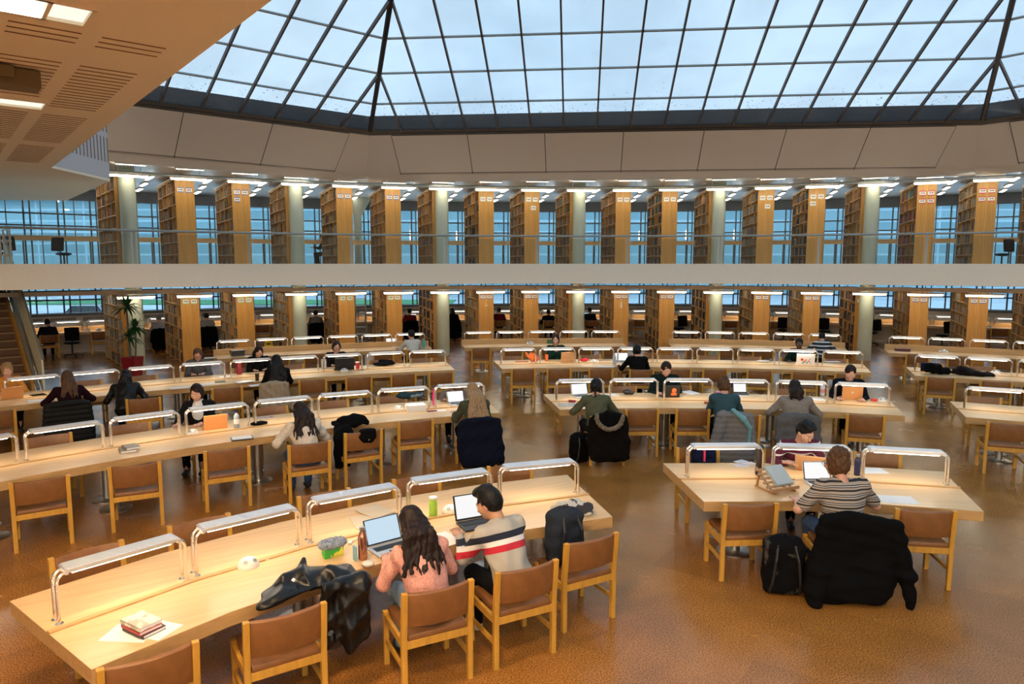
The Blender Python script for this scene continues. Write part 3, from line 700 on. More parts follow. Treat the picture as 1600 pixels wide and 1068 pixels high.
def chair_at(tn, side, a, rb=None, turn=0, lab=None, idx=None):
    """side 'near' = the side towards the camera, back posts at radius rb"""
    f = 1 if side == 'near' else -1
    r0 = rad(tn, a)
    if rb is None: rb = r0 + (-1.12 if side == 'near' else 1.10)
    r = rb + f * .26
    x, y, _ = P(r, a); rz = -R(a + turn) + (0 if f > 0 else math.pi)
    lab = lab or 'tan leather chair, %s side of the %s, %s from left end' % ('near' if f > 0 else 'far', TN[tn], ORD[idx])
    if not used: place(chair0, (x, y, 0), rz); chair0['label'] = lab; chair0['group'] = 'leather reading chairs'; used.append(chair0); return chair0
    o = dup(chair0, (x, y, 0), rz, lab, 'leather reading chairs'); used.append(o); return o
def seat_a(tn, i): return TB[tn][2] + (i + .5) * TB[tn][4]
CH = {('T1', 'near'): [(-49.1, 6.11, 13), (-41.5, 6.01, 9), (-31.8, 5.72, 5), (-24.8, 5.72, -3), (-18.1, 6.03, -11)],
      ('T1', 'far'): [(seat_a('T1', i) + (.6, -.5, .4, 0, .2)[i], None, 0) for i in range(5)],
      ('TR', 'near'): [(-1.7, 6.61, -2), (5.6, 6.25, 0), (12.2, 6.59, -4)],
      ('TR', 'far'): [(seat_a('TR', i), None, 0) for i in range(3)],
      ('T2L', 'near'): [(-45.5, 10.6, 12), (-40.5, 10.5, 14), (-35.0, 10.56, 6), (-29.8, 10.3, 3), (-25.6, 10.6, -4), (-21.0, 10.95, 0), (-16.2, 10.7, 0)],
      ('T2L', 'far'): [(seat_a('T2L', i), None, 0) for i in range(8)],
      ('T2R', 'near'): [(-5.6, 10.6, 0), (-2.2, 11.05, 0), (2.0, 11.05, 0), (5.7, 10.7, 3), (10.0, 10.7, 0), (15.5, 11.0, 3)],
      ('T2R', 'far'): [(seat_a('T2R', i), None, 0) for i in range(6)],
      ('T2RR', 'near'): [(25.1, 11.11, -4), (30, 11.1, 0), (34.5, 11.1, 0)], ('T2RR', 'far'): [(seat_a('T2RR', i), None, 0) for i in range(3)],
      ('T3L', 'near'): [(-44.3, 15.2, 3), (-40.6, 15.2, 3), (-36.3, 14.9, 12), (-31.0, 15.2, 3), (-27.8, 15.25, 2), (-24.9, 15.36, 6), (-21.6, 15.3, 0), (-18.1, 15.4, 0), (-15.1, 15.4, 0)], ('T3L', 'far'): [(seat_a('T3L', i), None, 0) for i in range(2, 10)],
      ('T3R', 'near'): [(-8.3, 15.5, 3), (-5.4, 15.45, 2), (-2.0, 15.4, 0), (1.3, 15.3, 0), (4.4, 15.4, 0), (7.3, 15.4, 0), (10.8, 15.4, 0), (14.2, 15.4, 0), (17.4, 15.4, 0)],
      ('T3R', 'far'): [(seat_a('T3R', i), None, 0) for i in range(9)],
      ('T3RR', 'near'): [(23.7, 15.5, -3), (27.2, 15.4, 0), (30.4, 15.4, 0), (33.5, 15.4, 0)], ('T3RR', 'far'): [(seat_a('T3RR', i), None, 0) for i in range(4)],
      ('T4L', 'near'): [(seat_a('T4L', i), 19.45, 0) for i in range(6)], ('T4M', 'near'): [(-9.8, 19.6, 4), (-7.2, 19.55, 3), (-4.2, 19.5, 0), (-1.6, 19.5, 0), (.9, 19.5, 0)],
      ('T4R', 'near'): [(seat_a('T4R', i) + .3, 19.5, 0) for i in range(5)], ('T4RR', 'near'): [(23.8, 19.5, 0), (26.5, 19.5, 0), (29.2, 19.5, 0), (31.6, 19.5, 0)]}
SEAT = {}
for (tn, sd_), L_ in CH.items():
    for i, (a, rb, turn) in enumerate(L_):
        SEAT[(tn, sd_, i)] = chair_at(tn, sd_, a, rb, turn, idx=i)

# ---------------------------------------------------------------- soft shapes: smooth unions of round primitives, meshed by surface nets
def rot(e): return np.array(Euler(e).to_matrix()) if e is not None else None
def nets(prims, h, disp=None):
    lo = np.array([9., 9, 9]); hi = -lo
    for p in prims:
        if p[0] == 'c':
            for q, r in ((p[1], p[3]), (p[2], p[4])): lo = np.minimum(lo, np.array(q) - r); hi = np.maximum(hi, np.array(q) + r)
        elif p[0] in 'eb': r = max(p[2]) * (1.05 if p[0] == 'e' else 1.6); lo = np.minimum(lo, np.array(p[1]) - r); hi = np.maximum(hi, np.array(p[1]) + r)
    lo = lo - 3 * h - .01; hi = hi + 3 * h + .01
    n = np.ceil((hi - lo) / h).astype(int) + 1
    ax = [lo[i] + h * np.arange(n[i]) for i in range(3)]
    F = np.full(n, .3)
    for p in prims:
        k = max(p[-1], 1e-4); sub = p[0].isupper(); kd = p[0].lower()
        if kd == 'c':
            a, b = np.array(p[1], float), np.array(p[2], float); mr = max(p[3], p[4]); bl, bh = np.minimum(a, b) - mr, np.maximum(a, b) + mr
        else:
            r = max(p[2]) * (1 if kd == 'e' else 1.75); bl, bh = np.array(p[1]) - r, np.array(p[1]) + r
        m = k + 2.5 * h + .012
        i0 = np.maximum(((bl - m - lo) / h).astype(int), 0); i1 = np.minimum(((bh + m - lo) / h).astype(int) + 2, n)
        if (i1 <= i0).any(): continue
        sl = tuple(slice(i0[i], i1[i]) for i in range(3))
        X = ax[0][sl[0]][:, None, None]; Y = ax[1][sl[1]][None, :, None]; Z = ax[2][sl[2]][None, None, :]
        if kd == 'c':
            ba = b - a; L = max(ba @ ba, 1e-9); t = np.clip(((X - a[0]) * ba[0] + (Y - a[1]) * ba[1] + (Z - a[2]) * ba[2]) / L, 0, 1)
            d = np.sqrt((X - a[0] - t * ba[0]) ** 2 + (Y - a[1] - t * ba[1]) ** 2 + (Z - a[2] - t * ba[2]) ** 2) - (p[3] + (p[4] - p[3]) * t)
        else:
            c = p[1]; x, y, z = X - c[0], Y - c[1], Z - c[2]
            if p[3] is not None:
                Rm = rot(p[3]) if not isinstance(p[3], np.ndarray) else p[3]
                x, y, z = (Rm[0, 0] * x + Rm[1, 0] * y + Rm[2, 0] * z, Rm[0, 1] * x + Rm[1, 1] * y + Rm[2, 1] * z, Rm[0, 2] * x + Rm[1, 2] * y + Rm[2, 2] * z)
            r = p[2]
            if kd == 'e':
                k0 = np.sqrt((x / r[0]) ** 2 + (y / r[1]) ** 2 + (z / r[2]) ** 2) + 0 * (x + y + z); k1 = np.sqrt((x / r[0] ** 2) ** 2 + (y / r[1] ** 2) ** 2 + (z / r[2] ** 2) ** 2) + 1e-6
                d = k0 * (k0 - 1) / k1
            else:
                rd = min(r) * .7; qx, qy, qz = np.abs(x) - r[0] + rd, np.abs(y) - r[1] + rd, np.abs(z) - r[2] + rd; qx, qy, qz = np.broadcast_arrays(qx, qy, qz)
                d = np.sqrt(np.maximum(qx, 0) ** 2 + np.maximum(qy, 0) ** 2 + np.maximum(qz, 0) ** 2) + np.minimum(np.maximum(qx, np.maximum(qy, qz)), 0) - rd
        o = F[sl]
        if sub: hh = np.clip(.5 - .5 * (o + d) / k, 0, 1); F[sl] = o + (-d - o) * hh + k * hh * (1 - hh)
        else: hh = np.clip(.5 + .5 * (o - d) / k, 0, 1); F[sl] = o + (d - o) * hh - k * hh * (1 - hh)
    if disp is not None: F = F + disp(ax[0][:, None, None], ax[1][None, :, None], ax[2][None, None, :])
    s = F < 0
    c8 = [s[i:n[0] - 1 + i, j:n[1] - 1 + j, k:n[2] - 1 + k] for i in (0, 1) for j in (0, 1) for k in (0, 1)]
    any_ = np.logical_or.reduce(c8); all_ = np.logical_and.reduce(c8); act = any_ & ~all_
    idx = np.full(act.shape, -1); I = np.argwhere(act)
    if len(I) == 0: return np.zeros((0, 3)), []
    idx[act] = np.arange(len(I)); acc = np.zeros((len(I), 3)); cnt = np.zeros(len(I))
    co = [(i, j, k) for i in (0, 1) for j in (0, 1) for k in (0, 1)]
    for u in range(8):
        for v in range(u + 1, 8):
            if sum(abs(co[u][q] - co[v][q]) for q in range(3)) != 1: continue
            fu = F[I[:, 0] + co[u][0], I[:, 1] + co[u][1], I[:, 2] + co[u][2]]; fv = F[I[:, 0] + co[v][0], I[:, 1] + co[v][1], I[:, 2] + co[v][2]]
            w = (fu < 0) != (fv < 0); t = fu / np.where(w, fu - fv, 1)
            pt = np.array(co[u]) + t[:, None] * (np.array(co[v]) - np.array(co[u])); acc[w] += pt[w]; cnt[w] += 1
    V = lo + h * (I + acc / cnt[:, None]); faces = []
    for d_ in range(3):
        e = [0, 0, 0]; e[d_] = 1; a_, b_ = [(1, 2), (2, 0), (0, 1)][d_]
        A = s[:n[0] - e[0], :n[1] - e[1], :n[2] - e[2]]; B = s[e[0]:, e[1]:, e[2]:]
        E = np.argwhere(A != B); ok = (E[:, a_] > 0) & (E[:, b_] > 0) & (E[:, a_] < n[a_] - 1) & (E[:, b_] < n[b_] - 1); E = E[ok]
        ins = A[E[:, 0], E[:, 1], E[:, 2]]
        def g(da, db): q = E.copy(); q[:, a_] -= da; q[:, b_] -= db; return idx[q[:, 0], q[:, 1], q[:, 2]]
        Q = np.stack([g(1, 1), g(0, 1), g(0, 0), g(1, 0)], 1); Q[~ins] = Q[~ins][:, ::-1]; faces += Q.tolist()
    return V, faces
def wrinkle(amp, f=22, seed=0):
    r = np.random.RandomState(seed); k = r.normal(size=(5, 3)) * f; ph = r.uniform(0, 6.3, 5)
    return lambda x, y, z: amp * sum(np.sin(k[i, 0] * x + k[i, 1] * y + k[i, 2] * z + ph[i]) for i in range(5)) / 2
def soft_mesh(name, pieces, mats):
    """pieces: list of (prims, h, material index, disp)"""
    vs = []; fs = []; ms = []
    for pr, h, mi, dp in pieces:
        V, Fc = nets(pr, h, dp); o = len(vs); vs += V.tolist(); fs += [[i + o for i in f] for f in Fc]; ms += [mi] * len(Fc)
    me = bpy.data.meshes.new(name); me.from_pydata(vs, [], fs)
    for m in mats: me.materials.append(m)
    me.polygons.foreach_set('material_index', ms); me.polygons.foreach_set('use_smooth', [True] * len(fs)); me.update(); return me
def soft(name, prims, m, h=.012, disp=None, parent=None, loc=None, rz=None):
    return link(name, soft_mesh(name, [(prims, h, 0, disp)], [m]), parent, loc, rz)

# ---------------------------------------------------------------- people
def cloth(name, c, c2=None, rough=.9, sc=(40, 40, 40), bump=.35, thr=None): return mat(name, tuple(v * (.45 if max(c) < .04 else 1) for v in c), rough, spec=.12, noise=0 if c2 else .12, scale=sc, bump=bump, col2=c2, thr=thr)
SKIN = dict(light=mat('skin_light', (.62, .33, .23), .5), mid=mat('skin_mid', (.48, .25, .15), .5), dark=mat('skin_dark', (.10, .045, .025), .5))
HAIR = {k: mat('hair_' + k, c, .5, spec=.25, noise=.35, scale=(90, 90, 6), bump=.5) for k, c in dict(black=(.005, .004, .004), darkbrown=(.014, .006, .004), brown=(.09, .042, .018), blonde=(.30, .19, .10), curly=(.30, .17, .07), grey=(.28, .27, .25)).items()}
EYEW = mat('eye_white', (.7, .68, .65), .3); EYED = mat('eye_iris', (.03, .015, .01), .3); LIP = mat('lip', (.42, .15, .12), .5)
DENIM = cloth('blue_denim', (.05, .09, .18)); LDEN = cloth('light_denim', (.22, .30, .38)); DARKT = cloth('dark_trousers', (.012, .012, .016)); SHOE = mat('dark_shoe', (.02, .02, .022), .5); WSHOE = mat('white_shoe', (.6, .6, .58), .5)
def two_bone(a, b, l1, l2, pole):
    a, b, pole = map(lambda v: np.array(v, float), (a, b, pole)); d = b - a; L = np.linalg.norm(d); L2 = min(L, (l1 + l2) * .995); u = d / L; b = a + u * L2
    x = (l1 * l1 - l2 * l2 + L2 * L2) / (2 * L2); y = math.sqrt(max(l1 * l1 - x * x, 1e-6)); p = pole - (pole @ u) * u; p /= np.linalg.norm(p)
    return a + u * x + p * y, b
def person(label, loc, rz, top, hair='darkbrown', style='short', lean=22, hpitch=30, hyaw=0, twist=0, roll=0, hands=((-.17, .42), (.17, .42)), skin='light', legs=None, s=1.0, q=1,
           short=False, glasses=False, wide=1.0, extra=None, shirt=None, hz=.765, phones=False, collar=None, dy=-.05, topname='sweater', shoe=None, elbow_out=.5, knit=0, handrot=0, seated=.0):
    """q: 0 = far and coarse, 1 = middle, 2 = near"""
    H = [.026, .02, .013][q]; HH = [.013, .010, .0065][q]; L = R(lean); tw = R(twist); rl = R(roll)
    root_loc = (loc[0], loc[1], 0)
    u = np.array([math.sin(rl), math.sin(L), math.cos(L)]); u /= np.linalg.norm(u)
    lat = np.array([math.cos(tw), math.sin(tw), -math.sin(rl)]); lat /= np.linalg.norm(lat); fw = np.cross(u, lat); fw /= np.linalg.norm(fw)
    Rt = np.stack([lat, fw, np.cross(lat, fw)], 1)
    pc = np.array([0, dy - .03, .555]); ch = pc + .30 * s * u; nb = pc + .475 * s * u; sh = [pc + .42 * s * u + sg * .165 * s * wide * lat - .0 * fw for sg in (-1, 1)]
    a0 = R(hyaw) + tw * .5; hp = R(hpitch)
    Rh = np.array((Matrix.Rotation(a0, 3, 'Z') @ Matrix.Rotation(-hp, 3, 'X') @ Matrix.Rotation(rl * .5, 3, 'Y')))
    hc = nb + .045 * u * s + Rh @ np.array([0, .02, .115]) * s
    W_ = lambda v: hc + Rh @ (np.array(v) * s)
    E = lambda c, r, k: ('e', W_(c), tuple(x * s for x in r), Rh, k)
    Es = lambda c, r, k: ('E', W_(c), tuple(x * s for x in r), Rh, k)
    C = lambda a, b, r1, r2, k: ('c', W_(a), W_(b), r1 * s, r2 * s, k)
    head = [E((0, -.012, .022), (.076, .094, .098), .01), E((0, .028, -.052), (.056, .062, .056), .045), E((0, .062, -.088), (.024, .022, .02), .03), C((-.03, .078, .026), (.03, .078, .026), .014, .014, .02),
            C((0, .088, .006), (0, .106, -.028), .009, .0135, .012), Es((-.031, .096, .006), (.015, .013, .011), .008), Es((.031, .096, .006), (.015, .013, .011), .008),
            C((-.018, .082, -.055), (.018, .082, -.055), .008, .008, .008), E((-.078, -.004, -.008), (.011, .02, .03), .006), E((.078, -.004, -.008), (.011, .02, .03), .006),
            E((-.045, .05, -.02), (.025, .03, .03), .03), E((.045, .05, -.02), (.025, .03, .03), .03),
            ('c', W_((0, -.025, -.07)), nb - .02 * u, .053 * s, .062 * s, .03)]
    arms = []; hd = []
    for k, sg in enumerate((-1, 1)):
        t = hands[k]; t3 = (t[0], t[1], t[2] if len(t) > 2 else hz)
        el, wr = two_bone(sh[k], t3, .285 * s, .255 * s, (sg * elbow_out, -.35, -.75)); arms.append((el, wr))
    sk = SKIN[skin]
    # body under the clothes
    body = [('e', pc + .02 * u, (.145 * s * wide, .10 * s, .12 * s), Rt, .05), ('e', ch, (.15 * s * wide, .10 * s, .17 * s), Rt, .06), ('c', sh[0], sh[1], .055 * s, .055 * s, .05), ('c', nb - .06 * u, nb, .07, .056, .04)]
    for k in (0, 1):
        el, wr = arms[k]; body += [('c', sh[k], el, .045 * s, .038 * s, .02), ('c', el, wr, .040 * s, .026 * s, .02)]
        sg = (-1, 1)[k]; hipj = (sg * .09, dy, .53); kn = (sg * .12, dy + .43, .50); an = (sg * .11, dy + .40, .10); body += [('c', hipj, kn, .075, .05, .03), ('c', kn, an, .05, .035, .02)]
    pieces = [(body, H * 1.2, 0, None), (head, HH, 0, None)]
    for k in (0, 1):
        sg = (-1, 1)[k]; el, wr = arms[k]; f = wr - el; f[2] *= .3; f /= np.linalg.norm(f)
        f = np.array(Matrix.Rotation(-sg * R(12) , 3, 'Z')) @ f if handrot == 0 else np.array(Matrix.Rotation(-sg * R(handrot), 3, 'Z')) @ f
        side = np.cross(f, (0, 0, 1)); side /= np.linalg.norm(side); ins = -sg * side     # towards the thumb
        upv = np.cross(side, f); B = np.stack([ins, f, np.array([0, 0, 1.])], 1); Q = lambda a, b, c: wr + s * (ins * a + f * b + np.array([0, 0, 1.]) * c)
        hp_ = [('c', el + (wr - el) * .75, wr, .03 * s, .026 * s, .01), ('e', Q(0, .045, -.002), (.042 * s, .05 * s, .017 * s), B, .02)]
        for i, (o, ln, cu) in enumerate(((.030, .072, .004), (.010, .080, .010), (-.011, .074, .014), (-.031, .058, .016))):
            hp_ += [('c', Q(o, .08, .002), Q(o * 1.15, .08 + ln * .5, .012 - cu * .4), .0092 * s, .0085 * s, .006), ('c', Q(o * 1.15, .08 + ln * .5, .012 - cu * .4), Q(o * 1.2, .08 + ln * .93, -.012), .0085 * s, .0072 * s, .003)]
        hp_ += [('c', Q(.034, .02, -.004), Q(.058, .055, -.006), .0125 * s, .010 * s, .01), ('c', Q(.058, .055, -.006), Q(.056, .083, -.010), .0098 * s, .008 * s, .004)]
        pieces.append((hp_, HH * .9 if q else HH, 0, None)); hd.append(Q(0, .06, 0))
    if q:
        for sg in (-1, 1):
            pieces += [([('e', W_((sg * .031, .083, .006)), (.0125 * s, .0115 * s, .009 * s), Rh, .002)], .004, 1, None), ([('e', W_((sg * .031, .0935, .004)), (.006, .003, .006), Rh, .002)], .003, 2, None),
                       ([C((sg * .018, .092, .030), (sg * .045, .082, .031), .004, .003, .002)], .004, 3, None)]
        pieces.append(([C((-.02, .089, -.056), (.02, .089, -.056), .0055, .0055, .003)], .005, 4, None))
    me = soft_mesh('person_body', pieces, [sk, EYEW, EYED, HAIR[hair], LIP])
    root = link('person', me, None, root_loc, rz); tag(root, label, 'person')
    # top
    d_ = .022; tp = [('e', pc + .02 * u, (.17 * s * wide, .125 * s, .13 * s), Rt, .05), ('e', pc + .15 * u, (.152 * s * wide, .118 * s, .16 * s), Rt, .06), ('e', ch, (.178 * s * wide, .125 * s, .19 * s), Rt, .06), ('c', sh[0], sh[1], .072 * s, .072 * s, .06),
                     ('c', nb - .05 * u, nb - .012 * u, .08 * s, .066 * s, .04)]
    for k in (0, 1):
        el, wr = arms[k]; e2 = el + (wr - el) * (.88 if not short else 0.0)
        tp += [('c', sh[k], el if not short else sh[k] + (el - sh[k]) * .78, .064 * s, .054 * s if not short else .062 * s, .035)]
        if not short: tp += [('c', el, e2, .052 * s, .037 * s, .025)]
    tp += [('C', nb + .005 * u, nb + .10 * u, .058 * s, .062 * s, .01)]
    soft(topname, tp, top, H * .8 if q == 2 else H, wrinkle(.005 + knit, 26, int(abs(loc[0]) * 97) % 99), root)
    if shirt is not None:
        sp = [('e', ch + fw * .045 + .03 * u, (.105 * s, .10 * s, .19 * s), Rt, .03), ('c', nb - .04 * u, nb + .005 * u, .08 * s, .07 * s, .02)]; soft('shirt', sp, shirt, H * .8, None, root)
    # trousers and shoes
    tr = [('e', pc + np.array([0, 0, -.02]), (.165 * wide, .13, .10), None, .05)]
    for sg in (-1, 1):
        tr += [('c', (sg * .085, dy, .53), (sg * .12, dy + .43, .51), .092, .068, .05), ('c', (sg * .12, dy + .43, .51), (sg * .11, dy + .38, .11), .066, .052, .03)]
    soft('trousers', tr, legs or DARKT, H * 1.1, wrinkle(.003, 30, 5), root)
    for sg in (-1, 1):
        soft('shoe', [('e', (sg * .11, dy + .38, .06), (.042, .06, .045), None, .02), ('e', (sg * .115, dy + .47, .038), (.045, .09, .036), None, .03), ('C', (sg * .1, dy + .3, -.05), (sg * .1, dy + .6, -.05), .052, .052, .002)], shoe or SHOE, .014, None, root)
    # hair
    cap = [E((0, -.026, .036), (.089, .100, .100), .01)]
    sv = sum(map(ord, label)) % 97
    if style in ('short', 'crop', 'quiff'):
        cap += [E((0, -.055, -.01), (.078, .06, .075), .03)]
        if style == 'quiff': cap += [E((0, .045, .115), (.06, .05, .03), .03), E((0, -.01, .12), (.07, .07, .035), .03)]
        cut = [Es((0, .125, -.035), (.085, .085, .095), .008), Es((-.095, .02, -.055), (.04, .045, .055), .01), Es((.095, .02, -.055), (.04, .045, .055), .01), Es((0, .02, -.14), (.2, .2, .065), .01)]
        hpz = cap + cut
    else:
        cap += [E((0, -.05, -.02), (.084, .07, .09), .03), E((-.062, .0, -.03), (.028, .055, .07), .03), E((.062, .0, -.03), (.028, .055, .07), .03)]
        hpz = cap + [Es((0, .14, -.03), (.066, .095, .10), .01)]
    rr_ = random.Random(sv)
    def strands(n, x0, spread, length, r0, back=.075, wave=.012, col=0):
        out = []
        for i in range(n):
            f_ = (i + .5) / n * 2 - 1; p0 = W_((f_ * x0, -back * math.sqrt(max(0, 1 - (f_ * .9) ** 2)) - .01, -.01 + rr_.uniform(-.02, .03))); p = p0; ph = rr_.uniform(0, 6); ln = length * rr_.uniform(.82, 1.05); m = 5
            for j in range(1, m + 1):
                t = j / m; spine = nb + u * (.02 - t * length * .6); tgt = p0 + np.array([f_ * spread * t + wave * math.sin(ph + t * 7), 0, -ln * t])
                # keep outside the back
                tt = (tgt - pc) @ u; bk = pc + u * tt - fw * (.140 * s if tt < .38 * s else .095 * s) - fw * .026
                tgt[1] = min(p0[1] - .01 * t, bk[1] - .004) + wave * .6 * math.cos(ph + t * 6)
                out.append(('c', p, tgt, r0 * (1 - .68 * ((j - 1) / m) ** 1.4), r0 * (1 - .68 * (j / m) ** 1.4), .010)); p = tgt
        return out
    if style == 'long': hpz += strands(18 if q else 6, .078, .05, .31, .025)
    if style == 'longwavy': hpz += strands(30 if q else 7, .088, .08, .31, .023, wave=.016)
    if style == 'verylong': hpz += strands(28, .09, .085, .44, .024, wave=.015)
    if style == 'mid': hpz += strands(14, .078, .025, .16, .024)
    if style == 'ponytail': hpz += [C((0, -.12, .0), (0, -.155, -.03), .022, .03, .02), ('c', W_((0, -.155, -.03)), W_((.0, -.15, -.03)) + np.array([.01, -.03, -.15]), .028, .012, .02)]
    if style == 'bun': hpz += [E((0, -.085, .115), (.042, .042, .04), .012), C((0, -.07, .08), (0, -.08, .11), .03, .03, .02)]
    if style == 'lowbun': hpz += [E((0, -.13, -.015), (.04, .035, .04), .015)]
    if style == 'curly':
        for i in range(26):
            th, ph = rr_.uniform(-2.6, 2.6), rr_.uniform(-.1, 1.4); hpz.insert(1, E((.085 * math.sin(th) * math.cos(ph), -.03 - .09 * math.cos(th) * math.cos(ph), .03 + .10 * math.sin(ph)), (.03, .03, .028), .012))
    if style == 'tousled':
        for i in range(30):
            th, ph = rr_.uniform(-2.3, 2.3), rr_.uniform(.1, 1.5); hpz.insert(1, E((.078 * math.sin(th) * math.cos(ph), -.03 - .088 * math.cos(th) * math.cos(ph), .045 + .085 * math.sin(ph)), (.02, .026, .022), .01))
    soft('hair', hpz, HAIR[hair], HH * (1.0 if q == 2 else 1.2), wrinkle(.003 if style != 'short' else .0018, 75, sv), root)
    if glasses:
        mb = MB()
        for sg in (-1, 1):
            mb.tube([tuple(W_((sg * .033 + .023 * math.cos(t), .104, .004 + .018 * math.sin(t)))) for t in [i * math.pi / 8 for i in range(17)]], .0022, 5)
            mb.tube([tuple(W_((sg * .056, .102, .008))), tuple(W_((sg * .082, .0, .006)))], .0022, 5)
        mb.tube([tuple(W_((-.010, .106, .006))), tuple(W_((.010, .106, .006)))], .0022, 5); mb.obj('glasses', M['black'], root)
    if phones:
        mb = MB(); mb.tube([tuple(W_((.098 * math.cos(t), -.01, .115 * math.sin(t) + .01))) for t in [i * math.pi / 12 for i in range(13)]], .008, 6)
        for sg in (-1, 1): mb.tube([tuple(W_((sg * .082, -.005, -.005))), tuple(W_((sg * .108, -.005, -.005)))], .034, 14)
        mb.obj('headphones', M['black'], root)
    root['_hc'] = 0; del root['_hc']
    return root
def seat_person(key, label, top, dx=0, dyy=0, turn=0, **k):
    c = SEAT[key]; rz = c.rotation_euler.z + R(turn); x, y = c.location.x, c.location.y
    x += dx * math.cos(rz) - dyy * math.sin(rz); y += dx * math.sin(rz) + dyy * math.cos(rz)
    return person(label, (x, y), rz, top, **k)
PINK = cloth('pink_boucle_knit', (.62, .27, .22), c2=(.78, .42, .35), sc=(70, 70, 70), bump=1.0)
GREYS = stripe_mat('grey_sweater_with_bands', [(.505, (.40, .37, .32)), (.540, (.50, .018, .035)), (.568, (.75, .72, .68)), (.605, (.010, .013, .028)), (1, (.40, .37, .32))], period=1.6, slope=.38)
TEE = stripe_mat('striped_tee', [(.20, (.012, .012, .014)), (.40, (.36, .30, .25)), (.50, (.012, .012, .014)), (.60, (.50, .48, .46)), (.70, (.012, .012, .014)), (1, (.36, .30, .25))], period=.075)
MAROON = stripe_mat('maroon_striped_jumper', [(.86, (.10, .008, .025)), (1, (.72, .68, .64))], period=.115, slope=.3)
BWST = stripe_mat('black_white_striped_jumper', [(.62, (.012, .012, .014)), (1, (.55, .55, .56))], period=.10)
# ---- front left table
seat_person(('T1', 'near', 2), 'person in a pink bouclé sweater with long dark hair typing on a laptop', PINK, turn=-2, hair='darkbrown', style='longwavy', lean=20, hpitch=38, hyaw=8, hands=((-.20, .38), (.16, .40)), legs=LDEN, q=2, dyy=-.02, knit=.004, twist=4, roll=-4)
seat_person(('T1', 'near', 3), 'person in a grey sweater with navy, white and red bands, at a laptop', GREYS, turn=6, hair='black', style='quiff', lean=30, hpitch=26, hyaw=28, hands=((-.18, .50, .80), (.13, .48)), legs=DARKT, q=2, dyy=.02, wide=1.08, s=1.05, skin='mid', twist=12, shoe=WSHOE)
# ---- front right table
seat_person(('TR', 'near', 1), 'person in a striped tee with short brown hair and glasses, seen from behind', TEE, turn=8, hair='brown', style='tousled', lean=14, hpitch=14, hyaw=34, hands=((-.30, .28), (.30, .36)), legs=DENIM, q=2, short=True, glasses=True, wide=1.14, s=1.06, twist=4, topname='tshirt', elbow_out=.9)
seat_person(('TR', 'far', 1), 'person in a maroon jumper with white stripes leaning low over a laptop', MAROON, turn=-6, hair='black', style='quiff', lean=27, hpitch=30, hyaw=24, hands=((-.10, .50), (.16, .40, .80)), legs=DARKT, q=2, dyy=.02, s=1.03, elbow_out=.9, twist=8, dx=-.07)
# ---- second row left table
BLK = cloth('black_cardigan', (.014, .014, .016)); WSH = cloth('white_shirt', (.68, .66, .66), sc=(10, 10, 10)); CREAM = cloth('cream_knit', (.58, .52, .45)); OLIVE = cloth('dark_olive_knit', (.06, .065, .04))
seat_person(('T2L', 'far', 3), 'person in a white shirt and black cardigan behind a copper laptop', BLK, turn=-26, hair='darkbrown', style='lowbun', lean=8, hpitch=22, hyaw=-4, hands=((-.12, .36), (.20, .36)), q=2, shirt=WSH, topname='cardigan', dx=.12, dyy=-.04)
seat_person(('T2L', 'near', 3), 'person in a cream sweater with long wavy dark hair, leaning over the table', CREAM, turn=6, hair='darkbrown', style='longwavy', lean=24, hpitch=38, hyaw=2, hands=((-.26, .36), (.24, .42)), legs=DENIM, q=2, dyy=-.02, knit=.002, elbow_out=.8)
seat_person(('T2L', 'near', 6), 'person with very long blonde hair and a brown top at a white laptop', OLIVE, turn=8, hair='blonde', style='verylong', lean=16, hpitch=24, hyaw=0, hands=((-.18, .42), (.18, .40)), legs=DARKT, q=2, shoe=WSHOE)
seat_person(('T2L', 'far', 7), 'person slumped with head on folded arms across from the blonde student', cloth('grey_brown_jacket', (.16, .13, .11)), hair='brown', style='short', lean=52, hpitch=62, hyaw=20, hands=((-.12, .50), (.2, .46)), q=1, dyy=-.12, dx=-.02, topname='jacket')
# ---- third row left table
seat_person(('T3L', 'near', 1), 'person with long brown hair in a dark maroon hoodie, writing', cloth('maroon_hoodie', (.035, .008, .015)), hair='brown', style='long', lean=18, hpitch=26, hands=((-.26, .34), (.26, .36)), q=1, topname='hoodie', elbow_out=.9, dx=.06)
seat_person(('T3L', 'near', 2), 'person with a dark mop of hair in a black leather jacket, bent forward', mat('black_leather', (.004, .004, .005), .42, spec=.3, bump=.3, scale=(20, 20, 20)), hair='black', style='mid', lean=30, hpitch=46, hands=((-.22, .36), (.24, .36)), q=1, topname='jacket', dx=-.3, dyy=.15)
seat_person(('T3L', 'near', 4), 'person with long straight black hair and a black top, beige coat behind', cloth('black_top', (.012, .012, .012)), hair='black', style='verylong', lean=10, hpitch=10, hands=((-.16, .40), (.20, .38)), q=1, dx=.1)
YEL = cloth('yellow_jumper', (.55, .22, .04))
person('person with curly light hair in a black and yellow top behind a copper laptop', P(17.6, -42.6)[:2], -R(-42.6) + math.pi, YEL, hair='curly', style='curly', lean=22, hpitch=20, hands=((-.16, .42), (.16, .42)), q=1)
GR = cloth('grey_sweatshirt', (.09, .085, .09))
person('person with brown hair and glasses in a grey top, looking at a phone', P(17.72, -31.6)[:2], -R(-31.6) + math.pi - .2, GR, hair='brown', style='mid', lean=12, hpitch=30, hyaw=0, hands=((-.10, .34), (.10, .36)), q=1, glasses=True)
person('person with long dark hair in black, reading at the third-row left table', P(17.72, -27.6)[:2], -R(-27.6) + math.pi, BLK, hair='darkbrown', style='long', lean=16, hpitch=34, hands=((-.10, .36), (.14, .40)), q=1, topname='jumper')
